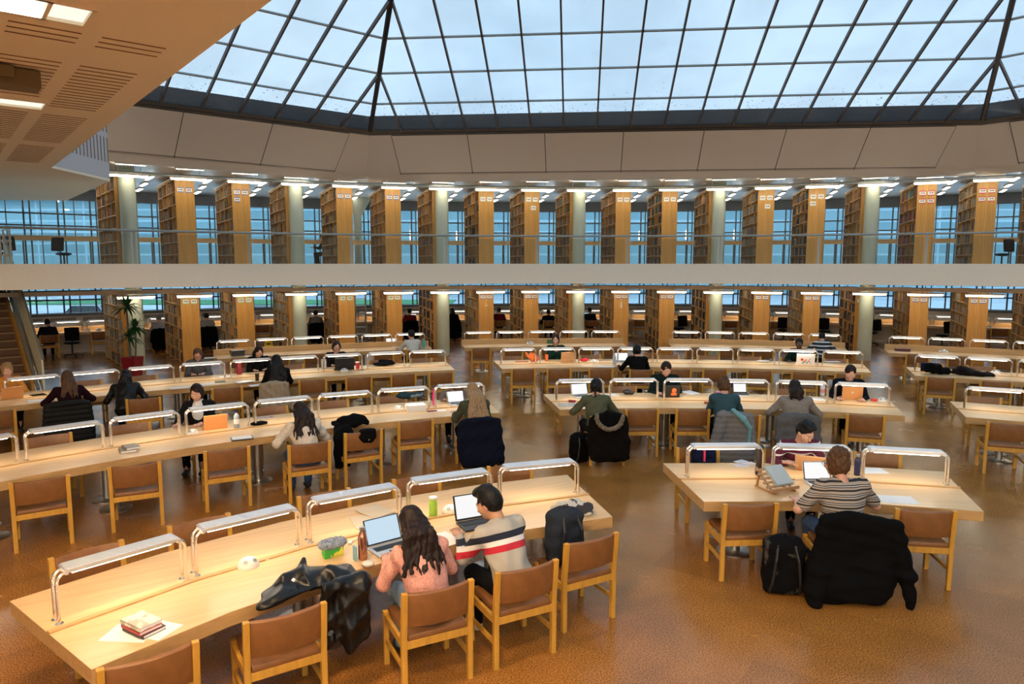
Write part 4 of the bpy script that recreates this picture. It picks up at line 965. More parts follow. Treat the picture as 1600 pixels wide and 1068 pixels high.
person('person with glasses and headphones behind a large black laptop', P(17.75, -22.0)[:2], -R(-22.0) + math.pi, cloth('dark_jumper', (.03, .022, .02)), hair='darkbrown', style='lowbun', lean=16, hpitch=18, hands=((-.14, .38), (.14, .38)), q=1, glasses=True, phones=True)
seat_person(('T4L', 'near', 5), 'person in a white long-sleeved top with short dark hair, seen from behind', cloth('white_jumper', (.56, .55, .50)), hair='black', style='short', lean=12, hpitch=12, hyaw=18, hands=((-.28, .42), (.18, .40)), q=1, turn=8, dx=-.08)
# ---- third row middle table
person('person in dark green with hand at the chin behind a pale wooden laptop', P(17.72, -4.5)[:2], -R(-4.5) + math.pi, cloth('dark_green_top', (.012, .04, .025)), hair='darkbrown', style='ponytail', lean=8, hpitch=6, hyaw=-14, hands=((-.20, .36), (.04, .26, .93)), q=1, hz=.765)
seat_person(('T3R', 'near', 3), 'person all in black with a low black ponytail, seen from behind', cloth('black_coat', (.008, .008, .008)), hair='black', style='lowbun', lean=14, hpitch=14, hyaw=0, hands=((-.36, .36), (.2, .42)), q=1, topname='coat', dx=-.06)
person('person with black hair and glasses in dark green behind a stickered laptop', P(17.72, 14.8)[:2], -R(14.8) + math.pi, cloth('green_hoodie', (.012, .035, .022)), hair='black', style='crop', skin='dark', lean=18, hpitch=12, hyaw=-10, hands=((-.1, .42), (.26, .42)), q=1, glasses=True, topname='hoodie')
seat_person(('T4R', 'near', 4), 'person in a black and white striped jumper bent over the back-row table', BWST, hair='black', style='short', lean=30, hpitch=34, hands=((-.30, .30), (.26, .34)), q=1, dx=-.27, elbow_out=.9)
# ---- second row middle table
seat_person(('T2R', 'near', 0), 'person in an olive sweater with a dark ponytail, fur-hooded coat behind', cloth('olive_sweater', (.085, .09, .055)), hair='black', style='ponytail', lean=16, hpitch=18, hyaw=-22, hands=((-.26, .34), (.24, .36)), q=2, dx=-.1, elbow_out=.9, dyy=.12)
seat_person(('T2R', 'far', 2), 'person with short cropped hair in a dark green sweater, looking down', cloth('forest_sweater', (.012, .028, .024)), hair='darkbrown', style='crop', lean=14, hpitch=34, hyaw=0, hands=((-.12, .36), (.14, .36)), q=2, wide=1.1, s=1.05, dx=.28)
seat_person(('T2R', 'near', 3), 'person in a teal top with a hair bun and headphones at a tablet', cloth('teal_top', (.035, .075, .095)), hair='brown', style='bun', lean=14, hpitch=22, hyaw=6, hands=((-.10, .36), (.18, .38)), q=2, phones=True, dx=-.22, dyy=.08)
seat_person(('T2R', 'near', 4), 'person in a loose grey sweater with shoulder-length dark hair, from behind', cloth('grey_knit', (.23, .20, .175)), hair='darkbrown', style='mid', lean=18, hpitch=24, hyaw=0, hands=((-.28, .34), (.26, .34)), q=2, wide=1.12, elbow_out=.9, dx=.02)
seat_person(('T2R', 'far', 5), 'person in a navy hoodie bent over a gold laptop', cloth('navy_hoodie', (.008, .01, .022)), hair='darkbrown', style='short', lean=14, hpitch=30, s=1.05, hands=((-.16, .42), (.22, .40)), q=2, wide=1.08, topname='hoodie', dx=.08)

# ---------------------------------------------------------------- things on and round the tables
def tp(px, py, z=TOP): x, y = at(px, py, z); return (x, y, z)
def az(x, y): return math.degrees(math.atan2(x - CX, y - CY))
SCREEN = {}
def screen_mat(k):
    if k in SCREEN: return SCREEN[k]
    m = bpy.data.materials.new('screen_' + k); m.use_nodes = True; t = m.node_tree; b = t.nodes['Principled BSDF']
    tx = t.nodes.new('ShaderNodeTexCoord'); br = t.nodes.new('ShaderNodeTexBrick'); t.links.new(tx.outputs['Object'], br.inputs[0]); br.inputs['Scale'].default_value = 1; br.inputs['Brick Width'].default_value = .15
    br.inputs['Row Height'].default_value = .008; br.inputs['Mortar Size'].default_value = .0022; br.offset = 0
    c = dict(doc=((.36, .58, .80), (.60, .78, .92)), white=((.85, .93, 1), (1, 1, 1)), blue=((.25, .55, .72), (.35, .65, .8)))[k]
    br.inputs['Color1'].default_value = (*c[0], 1); br.inputs['Color2'].default_value = (*c[0], 1); br.inputs['Mortar'].default_value = (*c[1], 1)
    b.inputs['Base Color'].default_value = (.02, .02, .02, 1); t.links.new(br.outputs[0], b.inputs['Emission Color']); b.inputs['Emission Strength'].default_value = .27; b.inputs['Roughness'].default_value = .3
    SCREEN[k] = m; return m
COPPER = mat('copper_gold_aluminium', (.68, .33, .12), .4, .3); SILVER = mat('silver_aluminium', (.62, .63, .64), .35, .7)
def laptop(label, loc, rz, shell, screen='white', open_=108, w=.32, d=.22, logo=False, stickers=False):
    """+y is the side away from the typist"""
    t = thing('laptop', label, 'laptop', loc, rz)
    mb = MB(); mb.box((0, 0, .009), (w, d, .016)); mb.obj('base', shell, t, bevel=.004)
    mb = MB()
    for r in range(5):
        for c in range(12): mb.box((-w * .42 + (c + .5) * w * .84 / 12, -.01 + (r + .5) * .017, .0185), (w * .84 / 12 - .003, .014, .003))
    mb.box((0, -d * .3, .0175), (.1, .055, .002), mi=0); mb.obj('keyboard', M['black'] if shell is not M['white'] else SILVER, t)
    q = R(open_ - 90); T = Matrix.Translation((0, d / 2, .018)) @ Matrix.Rotation(-q, 4, 'X')
    mb = MB(); mb.box((0, .004, d * .48), (w, .008, d * .96), T=T); lid = mb.obj('lid', shell, t, bevel=.003)
    if logo:
        mb = MB(); k = T @ Matrix.Translation((0, .0095, d * .5)); 
        mb.tube([k @ Vector((0, -.001, 0)), k @ Vector((0, .001, 0))], .017, 14); mb.tube([k @ Vector((.006, -.001, .02)), k @ Vector((.006, .001, .02))], .006, 8); mb.obj('emblem', M['white'], lid)
    if stickers:
        mb = MB(); rr = random.Random(3)
        for i, (x, z, r_) in enumerate([(-.07, .08, .018), (-.03, .05, .024), (.03, .07, .030), (.08, .12, .030), (.06, .04, .02), (-.09, .13, .014), (0, .11, .016), (-.1, .04, .016)]):
            k = T @ Matrix.Translation((x, .0095, z)); mb.tube([k @ Vector((0, -.001, 0)), k @ Vector((0, .0012, 0))], r_, 9, mi=i % 3)
        mb.obj('sticker', [mat('sticker_red', (.6, .02, .02), .5), mat('sticker_blue', (.1, .4, .55), .5), mat('sticker_orange', (.7, .25, .04), .5)], lid)
    mb = MB(); mb.box((0, -.0015, d * .49), (w - .006, .003, d * .93), T=T); mb.obj('bezel', M['black'], t)
    mb = MB(); mb.box((0, 0, 0), (w - .03, .002, d * .84)); s_ = mb.obj('screen', screen_mat(screen), t); s_.matrix_local = T @ Matrix.Translation((0, -.004, d * .50))
    if 'SP' in label: pass
    return t
def outlet(label, px, py, cable=True, s=1.0):
    x, y, z = tp(px, py); t = thing('dome_outlet', label, 'power socket', (x, y, z), -R(az(x, y)), 'white dome power sockets on the tables')
    mb = MB(); mb.lathe([(.085 * s, 0), (.085 * s, .010), (.078 * s, .030), (.060 * s, .055), (.032 * s, .070), (.004, .075)], 24); mb.obj('dome', M['white'], t, smooth=True)
    for q in (-1, 1):
        T = Matrix.Rotation(q * R(38), 4, 'Z') @ Matrix.Rotation(R(48), 4, 'X') @ Matrix.Translation((0, 0, .0795 * s))
        mb = MB(); mb.tube([T @ Vector((0, 0, -.004)), T @ Vector((0, 0, .002))], .020 * s, 14); mb.tube([T @ Vector((.007, 0, .002)), T @ Vector((.007, 0, .004))], .004, 6, mi=1); mb.tube([T @ Vector((-.007, 0, .002)), T @ Vector((-.007, 0, .004))], .004, 6, mi=1)
        mb.obj('socket', [M['rail'], M['black']], t)
    if cable:
        mb = MB(); mb.tube([(.06, .02, .006), (.12, .03, .006), (.16, .0, .006), (.20, .05, .006)], .004, 6); mb.obj('cable', M['white'], t)
    return t
def flat(name, label, cat, px, py, size, m, rz=0, z=TOP, group=None, bev=.002, zz=None):
    x, y, _ = tp(px, py, z); mb = MB(); mb.box((0, 0, size[2] / 2), size); o = mb.obj(name, m, None, bevel=bev if size[2] > .006 else 0); o.location = (x, y, z + (zz or 0)); o.rotation_euler = (0, 0, rz); return tag(o, label, cat, group)
def book(label, x, y, z, size, cover, rz, group=None, art=None):
    t = thing('book', label, 'book', (x, y, z), rz, group); w, d, h = size
    mb = MB(); mb.box((0, 0, .0015), (w, d, .003)); mb.box((0, 0, h - .0015), (w, d, .003)); mb.box((-w / 2 + .0015, 0, h / 2), (.003, d, h)); mb.obj('cover', cover, t)
    mb = MB(); mb.box((.002, 0, h / 2), (w - .008, d - .008, h - .006)); mb.obj('pages', M['paper'], t); return t
def bottle(label, px, py, r, h, m, cap, z=TOP, neck=.5, name='water_bottle', capname='cap', band=None):
    x, y, _ = tp(px, py, z); t = thing(name, label, 'bottle', (x, y, z), 0)
    mb = MB(); mb.lathe([(r * .92, 0), (r, .008), (r, h * .66), (r * .9, h * .74), (r * neck, h * .86), (r * neck, h * .90)], 20); mb.obj('bottle_body', m, t, smooth=True)
    mb = MB(); mb.lathe([(r * neck * 1.12, h * .89), (r * neck * 1.12, h * .985), (r * neck * .9, h)], 16); mb.obj(capname, cap, t, smooth=True)
    if band: mb = MB(); mb.lathe([(r * 1.01, h * .25), (r * 1.01, h * .52)], 20); mb.obj('label_band', band, t, smooth=True)
    return t
def cup(label, px, py, r, h, m, lid=None):
    x, y, z = tp(px, py); t = thing('cup', label, 'cup', (x, y, z)); mb = MB(); mb.lathe([(r * .78, 0), (r, h)], 18); mb.obj('cup_body', m, t, smooth=True)
    if lid: mb = MB(); mb.lathe([(r * 1.06, h - .004), (r * 1.06, h + .008), (r * .8, h + .014)], 18); mb.obj('lid', lid, t)
    return t
TT1 = lambda px, py: -R(az(*tp(px, py)[:2]))
def folds(amp, f, seed):
    r = np.random.RandomState(seed); k = r.normal(size=(4, 3)) * f; ph = r.uniform(0, 6.3, 4)
    def fn(x, y, z):
        w = .04 * np.sin(9 * x + 7 * y + 3 * z); s_ = 0
        for i in range(4): s_ = s_ + (1 - 2 * np.abs(np.sin(k[i, 0] * (x + w) + k[i, 1] * (y - w) + k[i, 2] * z + ph[i])))
        return -amp * s_ * .38 + amp * .25
    return fn
# front left table -----------------------------------------------------------
b0 = tp(222, 985); rz1 = TT1(222, 985) + .15
CV = mat('pictorial_cover', (.45, .38, .28), .5, col2=(.75, .70, .60), scale=(18, 18, 18), thr=(.42, .55)); RED = mat('red_spine', (.45, .04, .03), .5); DKC = mat('dark_cover', (.05, .04, .035), .5)
for i, (dx, dy, r_, lab) in enumerate([(-.06, -.03, .0, 'white sheet of paper under the book pile, nearest the table edge'), (.06, .02, -.25, 'white sheet of paper sticking out at the right of the book pile')]):
    o = flat('paper_sheet', lab, 'paper', 222, 985, (.21, .297, .001), M['paper'], rz1 + r_ + .5, zz=.0005 + i * .0012); o.location.x += dx; o.location.y += dy
book('dark paperback with cream pages at the bottom of the front book pile', b0[0] + .01, b0[1] + .01, .743, (.155, .225, .024), DKC, rz1 + .05, 'pile of three paperbacks')
book('red-spined paperback in the middle of the front book pile', b0[0], b0[1], .768, (.15, .215, .022), RED, rz1, 'pile of three paperbacks')
book('paperback with a brown and cream picture cover on top of the front pile', b0[0] - .005, b0[1] + .005, .791, (.15, .22, .026), CV, rz1 + .03, 'pile of three paperbacks')
outlet('white dome power socket left of the black jacket on the front left table', 388, 884)
outlet('white dome power socket between the two laptops on the front left table', 704, 800, s=.98)
tag(soft('charger_puck', [('e', (0, 0, .02), (.05, .05, .022), None, .01)], M['white'], .006, None, None, tp(575, 884)), 'small flat white dome beside the pink sleeve', 'charger')
t = laptop('open silver laptop with a pale blue screen in front of the pink sweater', tp(612, 858), TT1(612, 858) + .10, SILVER, 'doc', 112, .33, .23)
laptop('open black laptop with a white page on screen, by the grey sweater', tp(747, 820), TT1(747, 820) + .02, M['black'], 'white', 108, .34, .24)
bottle('copper steel bottle left of the silver laptop', 567, 873, .037, .27, mat('copper_steel', (.50, .25, .17), .22, .9), M['steel'], neck=.55)
bottle('green plastic bottle behind the pink sweater', 677, 806, .04, .19, mat('green_plastic', (.28, .50, .05), .35), M['white'], neck=.8)
flat('card', 'small light blue card standing by the copper bottle', 'card', 555, 875, (.02, .05, .12), mat('blue_card', (.22, .42, .55), .6), TT1(555, 875))
for i, (a_, b_) in enumerate([(586, 800), (572, 815)]): flat('plastic_wallet', 'clear plastic wallet of papers %s on the front left table' % ('behind the silver laptop' if i == 0 else 'under the first one'), 'folder', a_, b_, (.24, .31, .006), mat('clear_wallet', (.55, .45, .32), .2), TT1(580, 800) + .3 - i * .4, zz=.008 * (1 - i) + .001)
flat('paper_sheet', 'white notes lying between the pink and grey sweaters', 'paper', 695, 842, (.21, .29, .002), M['paper'], TT1(695, 842) + .2)
mb = MB(); mb.tube([(0, 0, .006), (.05, .09, .008), (.10, .13, .008)], .006, 6); mb.box((-.0, -.02, .012), (.03, .06, .02)); o = mb.obj('adapter_cable', M['white'], None); o.location = tp(548, 848); tag(o, 'white plug adapter with cable left of the copper bottle', 'cable')
bx = flat('snack_box', 'small green and yellow box under the knitted headband', 'box', 520, 868, (.16, .07, .08), mat('green_box', (.05, .42, .06), .5, col2=(.75, .70, .08), scale=(14, 14, 14), thr=(.52, .56)), TT1(520, 868))
KN = mat('grey_blue_knit', (.20, .24, .30), .9, noise=.4, scale=(55, 55, 55), bump=1.0)
pr = [('c', (.095 * math.cos(a) - 0, .05 * math.sin(a), .0), (.095 * math.cos(a + .5), .05 * math.sin(a + .5), .0), .026, .026, .012) for a in [i * .5 for i in range(13)]]
tag(soft('knitted_headband', pr, KN, .008, wrinkle(.003, 90, 3), None, (bx.location.x, bx.location.y, TOP + .108), TT1(520, 868)), 'grey blue knitted headband lying on the green box', 'headband')
# big black jacket spilling over the front edge
SATIN = mat('black_satin', (.004, .004, .004), .34, spec=.35, bump=.25, scale=(9, 9, 9))
A_ = R(az(*tp(475, 925)[:2])); jx, jy, _ = tp(478, 925)
J = [('e', (-.12, .03, .05), (.23, .16, .055), None, .05), ('e', (.10, .08, .07), (.20, .15, .08), None, .05), ('e', (-.02, .12, .09), (.15, .08, .07), (0, .2, .3), .04), ('e', (-.28, -.02, .03), (.12, .09, .035), (0, 0, .5), .04), ('c', (.02, .17, .08), (.08, .22, .16), .045, .035, .03),
     ('c', (-.20, .10, .07), (.0, .02, .11), .035, .03, .02), ('c', (-.3, -.06, .03), (.1, -.06, .05), .03, .03, .02), ('e', (.25, .0, .03), (.12, .16, .06), None, .05), ('b', (.20, -.17, -.14), (.17, .035, .27), (.05, 0, .06), .07), ('e', (.26, -.19, -.22), (.12, .05, .22), None, .06), ('c', (.10, -.17, -.02), (.14, -.20, -.36), .05, .035, .04), ('e', (.30, -.02, .05), (.13, .14, .07), None, .05), ('b', (.30, -.20, -.16), (.10, .05, .26), (.05, 0, -.1), .08), ('c', (.18, .0, .10), (.36, -.16, .02), .05, .06, .05), ('c', (-.34, -.05, .03), (-.16, .12, .06), .035, .05, .04)]
jk = soft('jacket', J, SATIN, .010, folds(.024, 11, 4), None, (jx, jy, TOP - .0), -A_); tag(jk, 'black satin jacket thrown over the edge of the front left table', 'jacket')
mb = MB(); mb.box((-.10, -.03, .135), (.035, .022, .004), rz=.8, tilt=(.5, 0, 0)); mb.obj('care_label', M['paper'], jk)
# scarf, backpack on the last chair
x, y, z = tp(885, 800); sc = soft('scarf', [('c', (-.12, .03, .03), (-.05, -.02, .07), .035, .045, .03), ('c', (-.05, -.02, .07), (.10, .02, .06), .045, .05, .03), ('c', (.10, .02, .06), (.20, -.06, .04), .05, .045, .03), ('c', (.02, -.05, .04), (.16, -.12, .03), .05, .05, .03)], mat('grey_white_scarf', (.50, .48, .44), .9, col2=(.03, .03, .035), scale=(5, 5, 5), thr=(.54, .57)), .012, wrinkle(.009, 40, 8), None, (x, y, TOP), -R(az(x, y)))
tag(sc, 'grey, white and black scarf heaped beside the grey sweater', 'scarf')
def backpack(label, loc, rz, m, s=1.0, lean=0, straps=True, group=None, top=None):
    t = thing('backpack', label, 'backpack', loc, rz, group)
    soft('bag_body', [('b', (0, 0, .22 * s), (.15 * s, .09 * s, .21 * s), (lean, 0, 0), .05), ('e', (0, .0, .38 * s), (.13 * s, .08 * s, .08 * s), None, .05)], m, .014, wrinkle(.006, 20, 2), t)
    soft('front_pocket', [('b', (0, .085 * s, .16 * s), (.11 * s, .035 * s, .12 * s), (lean, 0, 0), .03)], m, .014, None, t)
    if straps:
        for sg in (-1, 1): mb = MB(); mb.tube([(sg * .06 * s, -.08 * s, .40 * s), (sg * .08 * s, -.13 * s, .30 * s), (sg * .10 * s, -.12 * s, .12 * s), (sg * .11 * s, -.08 * s, .04 * s)], .014, 8); mb.obj('strap', top or M['black'], t)
        mb = MB(); mb.tube([(-.03, -.02, .44 * s), (-.02, -.02, .475 * s), (.02, -.02, .475 * s), (.03, -.02, .44 * s)], .007, 6); mb.obj('carry_handle', M['black'], t)
    return t
def on_seat(key, dx, dy, dz, fn, label, *a, turn=0, **k):
    c = SEAT[key]; rz = c.rotation_euler.z; x = c.location.x + dx * math.cos(rz) - dy * math.sin(rz); y = c.location.y + dx * math.sin(rz) + dy * math.cos(rz)
    return fn(label, (x, y, dz), rz + turn, *a, **k)
BPK = cloth('slate_blue_canvas', (.022, .028, .04))
on_seat(('T1', 'near', 4), -.07, .05, .465, backpack, 'dark slate backpack standing on the last chair of the front left table', BPK, 1.12)
# coats hanging over chair backs --------------------------------------------
def coat(label, loc, rz, m, low=.10, w=.24, name='coat', puff=0, extra=(), lining=None, seed=1, sleeves=True, h=.015):
    t = thing(name, label, 'coat', loc, rz)
    pr = [('b', (0, -.315, (.80 + low) / 2), (w, .035, (.80 - low) / 2), (-.03, 0, 0), .05), ('e', (0, -.275, .79), (w, .075, .05), None, .05), ('b', (0, -.205, .68), (w * .94, .018, .10), None, .04),
          ('e', (0, -.33, low + .12), (w * 1.08, .06, .14), None, .06)]
    if sleeves: pr += [('c', (-w, -.29, .74), (-w - .04, -.31, .42), .055, .045, .04), ('c', (-w - .04, -.31, .42), (-w + .01, -.32, low + .06), .045, .035, .04), ('c', (w, -.29, .74), (w + .04, -.31, .40), .055, .045, .04), ('c', (w + .04, -.31, .40), (w + .05, -.30, low + .04), .045, .035, .04)]
    pr += list(extra); dz = wrinkle(.009, 24, seed)
    if puff: dz = (lambda x, y, z: .010 * (np.abs(np.sin(z * 38)) * -1 + .5) + 0 * x + 0 * y)
    soft('coat_body', pr, m, h, dz, t); return t
on_seat(('TR', 'near', 1), .0, .0, 0, coat, 'long black coat covering the chair of the striped tee student', M['blackcloth'], low=.06, w=.26, extra=[('e', (.20, -.35, .25), (.19, .08, .24), None, .06), ('e', (-.20, -.35, .22), (.20, .08, .22), None, .06), ('e', (.0, -.36, .16), (.26, .09, .14), None, .06), ('c', (-.30, -.33, .35), (-.38, -.38, .12), .09, .07, .06), ('c', (.36, -.3, .72), (.46, -.36, .30), .08, .07, .05), ('c', (.46, -.36, .30), (.50, -.38, .05), .07, .05, .05), ('c', (-.30, -.34, .30), (-.34, -.42, .06), .09, .06, .05)], seed=5)
on_seat(('T2R', 'near', 0), 0, 0, 0, coat, 'black winter coat with a fur-edged hood on the olive sweater chair', mat('black_brown_down', (.005, .0035, .003), .9, spec=.1, bump=.2, scale=(20, 20, 20)), low=.10, w=.25, seed=6)
# fur edge of that hood
FUR = mat('grey_brown_fur', (.16, .13, .09), .95, noise=.6, scale=(50, 50, 50), bump=1)
c_ = [o for o in bpy.data.objects if o.name.startswith('coat') and 'fur-edged' in o.get('label', '')][0]
soft('fur_trim', [('c', (.20 * math.cos(a), -.37 - .03 * math.sin(a), .80 - .19 * math.sin(a)), (.20 * math.cos(a + .3), -.37 - .03 * math.sin(a + .3), .80 - .19 * math.sin(a + .3)), .030, .030, .02) for a in [i * .3 for i in range(11)]], FUR, .010, wrinkle(.007, 110, 2), c_)
soft('hood', [('e', (0, -.33, .74), (.19, .06, .14), None, .03)], M['blackcloth'], .015, wrinkle(.01, 30, 3), c_)
PUF = cloth('grey_quilted_nylon', (.17, .165, .165)); PT = coat
on_seat(('T2R', 'near', 3), -.10, 0, 0, coat, 'grey quilted puffer jacket with pale blue lining, hung on a chair', PUF, low=.05, w=.22, puff=1, name='puffer_jacket', extra=[('c', (-.2, -.30, .76), (-.32, -.36, .30), .09, .08, .05), ('c', (-.32, -.36, .3), (-.30, -.36, .10), .08, .08, .05)], seed=8)
c_ = [o for o in bpy.data.objects if 'quilted puffer' in o.get('label', '')][0]
soft('lining', [('c', (-.05, -.33, .86), (.10, -.375, .74), .035, .045, .03), ('c', (.10, -.375, .74), (.20, -.36, .60), .045, .035, .03), ('c', (.2, -.35, .60), (.19, -.35, .36), .032, .026, .02)], cloth('pale_blue_lining', (.16, .34, .38)), .010, None, c_)
on_seat(('T2R', 'near', 4), 0, 0, 0, coat, 'grey wool coat over the chair of the loose grey sweater student', cloth('grey_wool', (.10, .10, .105)), low=.12, w=.26, seed=9)
on_seat(('T2L', 'near', 6), 0, 0, 0, coat, 'dark navy coat over the chair of the blonde student', cloth('navy_wool', (.008, .012, .035)), low=.10, w=.27, seed=10, name='coat')
on_seat(('T3L', 'near', 1), 0, 0, 0, coat, 'black quilted jacket over the chair of the dark maroon hoodie', cloth('black_nylon', (.020, .020, .018), rough=.5), low=.06, w=.29, puff=1, seed=11, name='puffer_jacket')
on_seat(('T3L', 'near', 4), 0, 0, 0, coat, 'crumpled beige coat over the chair of the long black hair', cloth('beige_cotton', (.33, .26, .18)), low=.25, w=.22, seed=12)
# bags on the floor and on chairs
def at_f(px, py): return at(px, py, 0)
x, y = at_f(905, 722); backpack('black rucksack slumped on the floor beside the fur-hooded coat', (x, y, 0), .5, M['blackcloth'], 1.05)
x, y = at_f(775, 728); backpack('black shoulder bag on the floor beside the navy coat', (x, y, 0), -.4, M['blackcloth'], .85)
x, y = at_f(1222, 925); bg_ = backpack('dark patterned rucksack leaning by the long black coat', (x, y, 0), -.15, mat('dark_patterned_bag', (.004, .004, .005), .9, spec=.1, col2=(.07, .065, .06), scale=(8, 8, 8), thr=(.60, .68)), 1.25)
on_seat(('TR', 'far', 0), 0, -.02, .465, backpack, 'navy rucksack with a pink stripe on a far chair of the front right table', M['navy'], .95)
mb = MB(); c_ = [o for o in bpy.data.objects if 'pink stripe' in o.get('label', '')][0]; mb.box((.02, .10, .33), (.02, .06, .16)); mb.obj('stripe', mat('pink_trim', (.6, .03, .12), .6), c_)
t_ = SEAT[('T2L', 'near', 4)]
on_seat(('T2L', 'near', 4), .05, -.33, .46, lambda l, loc, rz: tag(soft('beret', [('e', (0, .02, .26), (.13, .04, .10), None, .02), ('e', (0, .06, .33), (.12, .08, .03), None, .02)], M['blackcloth'], .012, wrinkle(.005, 30, 1), None, loc, rz), l, 'hat'), 'black beret with a silver badge hung on a chair back')
c_ = [o for o in bpy.data.objects if o.name.startswith('beret')][0]; mb = MB(); mb.tube([(-.0, -.028, .22), (0, -.022, .22)], .012, 12); mb.obj('badge', M['chrome'], c_)
# black coats heaped on the second row left table
x, y, _ = tp(548, 668); A_ = az(x, y)
tag(soft('coat', [('e', (0, .05, .07), (.26, .17, .08), None, .05), ('e', (-.08, .02, .13), (.15, .12, .07), None, .05), ('e', (.12, .05, .12), (.13, .12, .06), None, .05), ('c', (.1, .12, .12), (.24, .0, .05), .06, .05, .04), ('c', (-.2, -.05, .05), (-.22, -.24, -.05), .08, .08, .05), ('b', (-.18, -.27, -.28), (.13, .06, .24), None, .06), ('c', (-.1, -.2, .02), (.05, -.26, -.28), .08, .09, .06)], M['blackcloth'], .014, folds(.022, 9, 7), None, (x, y, TOP), -R(A_)),
    'heap of black coats on the second-row left table, spilling to the floor side', 'coat')
# second row left table
laptop('open copper laptop in front of the white shirt and black cardigan', tp(335, 668), TT1(335, 668) + math.pi - .05, COPPER, 'white', 105, .32, .22, logo=False)
bottle('clear water bottle with a blue label right of the copper laptop', 370, 668, .038, .25, mat('clear_blue_plastic', (.30, .36, .42), .15), M['navy'], neck=.35, band=M['paper'])
outlet('white dome power socket left of the copper laptop on the second row', 300, 678)
t = flat('tablet', 'closed black tablet case with a white page on top', 'tablet', 378, 685, (.28, .20, .014), M['black'], TT1(378, 685) - .12)
mb = MB(); mb.box((0, .0, .016), (.25, .175, .003)); mb.obj('page', M['paper'], t)
tag(soft('pouch', [('e', (0, 0, .03), (.12, .06, .03), None, .02), ('c', (.04, .06, .03), (.12, .03, .02), .025, .02, .02)], M['blackcloth'], .012, None, None, tp(404, 664), TT1(404, 664)), 'black pouch behind the desk lamp of the second-row left table', 'pouch')
bx_ = tp(203, 703); GC = mat('grey_book_cover', (.20, .18, .15), .6)
book('large grey hardback under another on the second-row left table', bx_[0] - .02, bx_[1] - .02, TOP, (.18, .25, .03), GC, TT1(203, 703) - .1, 'pair of grey hardbacks')
book('smaller grey hardback on top of a large one, second-row left table', bx_[0] + .01, bx_[1] + .01, TOP + .0305, (.16, .23, .028), GC, TT1(203, 703) + .05, 'pair of grey hardbacks')
outlet('white dome power socket right of the heap of black coats', 622, 640)
b_ = tp(649, 640)
for i in range(4): book('white-covered book, %s of four stacked beside the dome socket' % ['lowest', 'second lowest', 'second highest', 'topmost'][i], b_[0] + .006 * (i % 2), b_[1], TOP + .0232 * i, (.30, .22, .023), M['paper'], TT1(649, 640), 'stack of white books')
tag(soft('bag', [('e', (0, 0, .05), (.24, .09, .05), None, .03), ('e', (-.1, .02, .08), (.1, .07, .04), None, .03), ('c', (.1, 0, .06), (.22, .06, .05), .04, .04, .02)], cloth('dark_teal_nylon', (.02, .05, .06), c2=(.20, .24, .26), sc=(7, 7, 7), thr=(.55, .62)), .014, wrinkle(.008, 30, 6), None, tp(640, 622), TT1(640, 622)), 'dark teal crumpled bag on the far half of the second-row left table', 'bag')
bottle('bright pink bottle behind the lamp by the blonde student', 679, 632, .035, .27, mat('hot_pink', (.75, .02, .22), .4), mat('hot_pink_cap', (.6, .01, .18), .4), neck=.7)
laptop('open laptop with a bright white screen before the blonde student', tp(716, 632), TT1(716, 632) + .12, SILVER, 'white', 112, .30, .21)
flat('phone', 'dark red phone beside the white books', 'phone', 675, 642, (.16, .075, .009), mat('dark_red_case', (.15, .01, .02), .4), TT1(675, 642)); flat('paper_sheet', 'white sheet right of the dark red phone', 'paper', 687, 641, (.2, .14, .002), M['paper'], TT1(690, 641))
flat('magazine', 'open magazine by the white shirt student, far half of the table', 'magazine', 412, 652, (.30, .2, .006), mat('magazine_page', (.60, .50, .46), .5, col2=(.22, .12, .10), scale=(14, 14, 14)), TT1(412, 652))
# third row left table
laptop('open copper laptop at the far left of the third-row table', tp(18, 622), TT1(18, 622) + math.pi, COPPER, 'white', 105)
bottle('salmon pink bottle on the third-row left table', 181, 615, .036, .19, mat('salmon_bottle', (.75, .16, .12), .4), mat('salmon_cap', (.6, .1, .08), .4), neck=.8)
flat('phone', 'dark phone with a green tag near the salmon bottle', 'phone', 178, 621, (.17, .085, .012), M['black'], TT1(178, 621) + .2)
laptop('small tablet with a blue screen by the leather jacket', tp(193, 612), TT1(193, 612) + .3, M['black'], 'blue', 100, .22, .15)
for i, (px, py, w, l) in enumerate([(62, 626, .36, 'loose white papers beside the copper laptop of the third row'), (60, 617, .22, 'dark folder and papers behind the dark maroon hoodie'), (281, 606, .32, 'open magazine left of the pair of chairs, third-row left table'), (325, 600, .24, 'white booklet beside the open magazine'), (352, 588, .24, 'papers in front of the grey top student'), (400, 602, .25, 'loose sheet by the long black hair student'), (344, 596, .2, 'thin green book in front of the grey top student')]):
    flat('papers', l, 'papers', px, py, (w, .2, .01), M['paper'] if i not in (1, 6) else (M['blackcloth'] if i == 1 else mat('green_cover', (.10, .12, .07), .5)), TT1(px, py) + (.2 if i % 2 else -.1))
flat('laptop_closed', 'closed silver laptop on the third-row left table', 'laptop', 381, 597, (.32, .22, .018), SILVER, TT1(381, 597) + .25)
cup('dark brown paper cup beside the closed silver laptop', 402, 594, .042, .13, mat('dark_cup', (.05, .025, .02), .4), M['black'])
bottle('tall red bottle behind the lamps of the third-row left table', 374, 584, .055, .28, mat('red_bottle', (.30, .015, .03), .4), mat('red_cap', (.2, .01, .02), .4), neck=.85)
bottle('clear shaker bottle with a grey lid, third-row left table', 506, 575, .06, .25, mat('grey_shaker', (.42, .40, .38), .3), M['black'], neck=.8)
laptop('large open black laptop facing away, third-row left table', tp(537, 577), TT1(537, 577) + math.pi, M['black'], 'white', 100, .42, .28)
outlet('white dome power socket in front of the large black laptop', 538, 580)
cup('red travel cup right of the large black laptop', 559, 576, .045, .15, mat('red_cup', (.45, .02, .03), .35), M['white'])
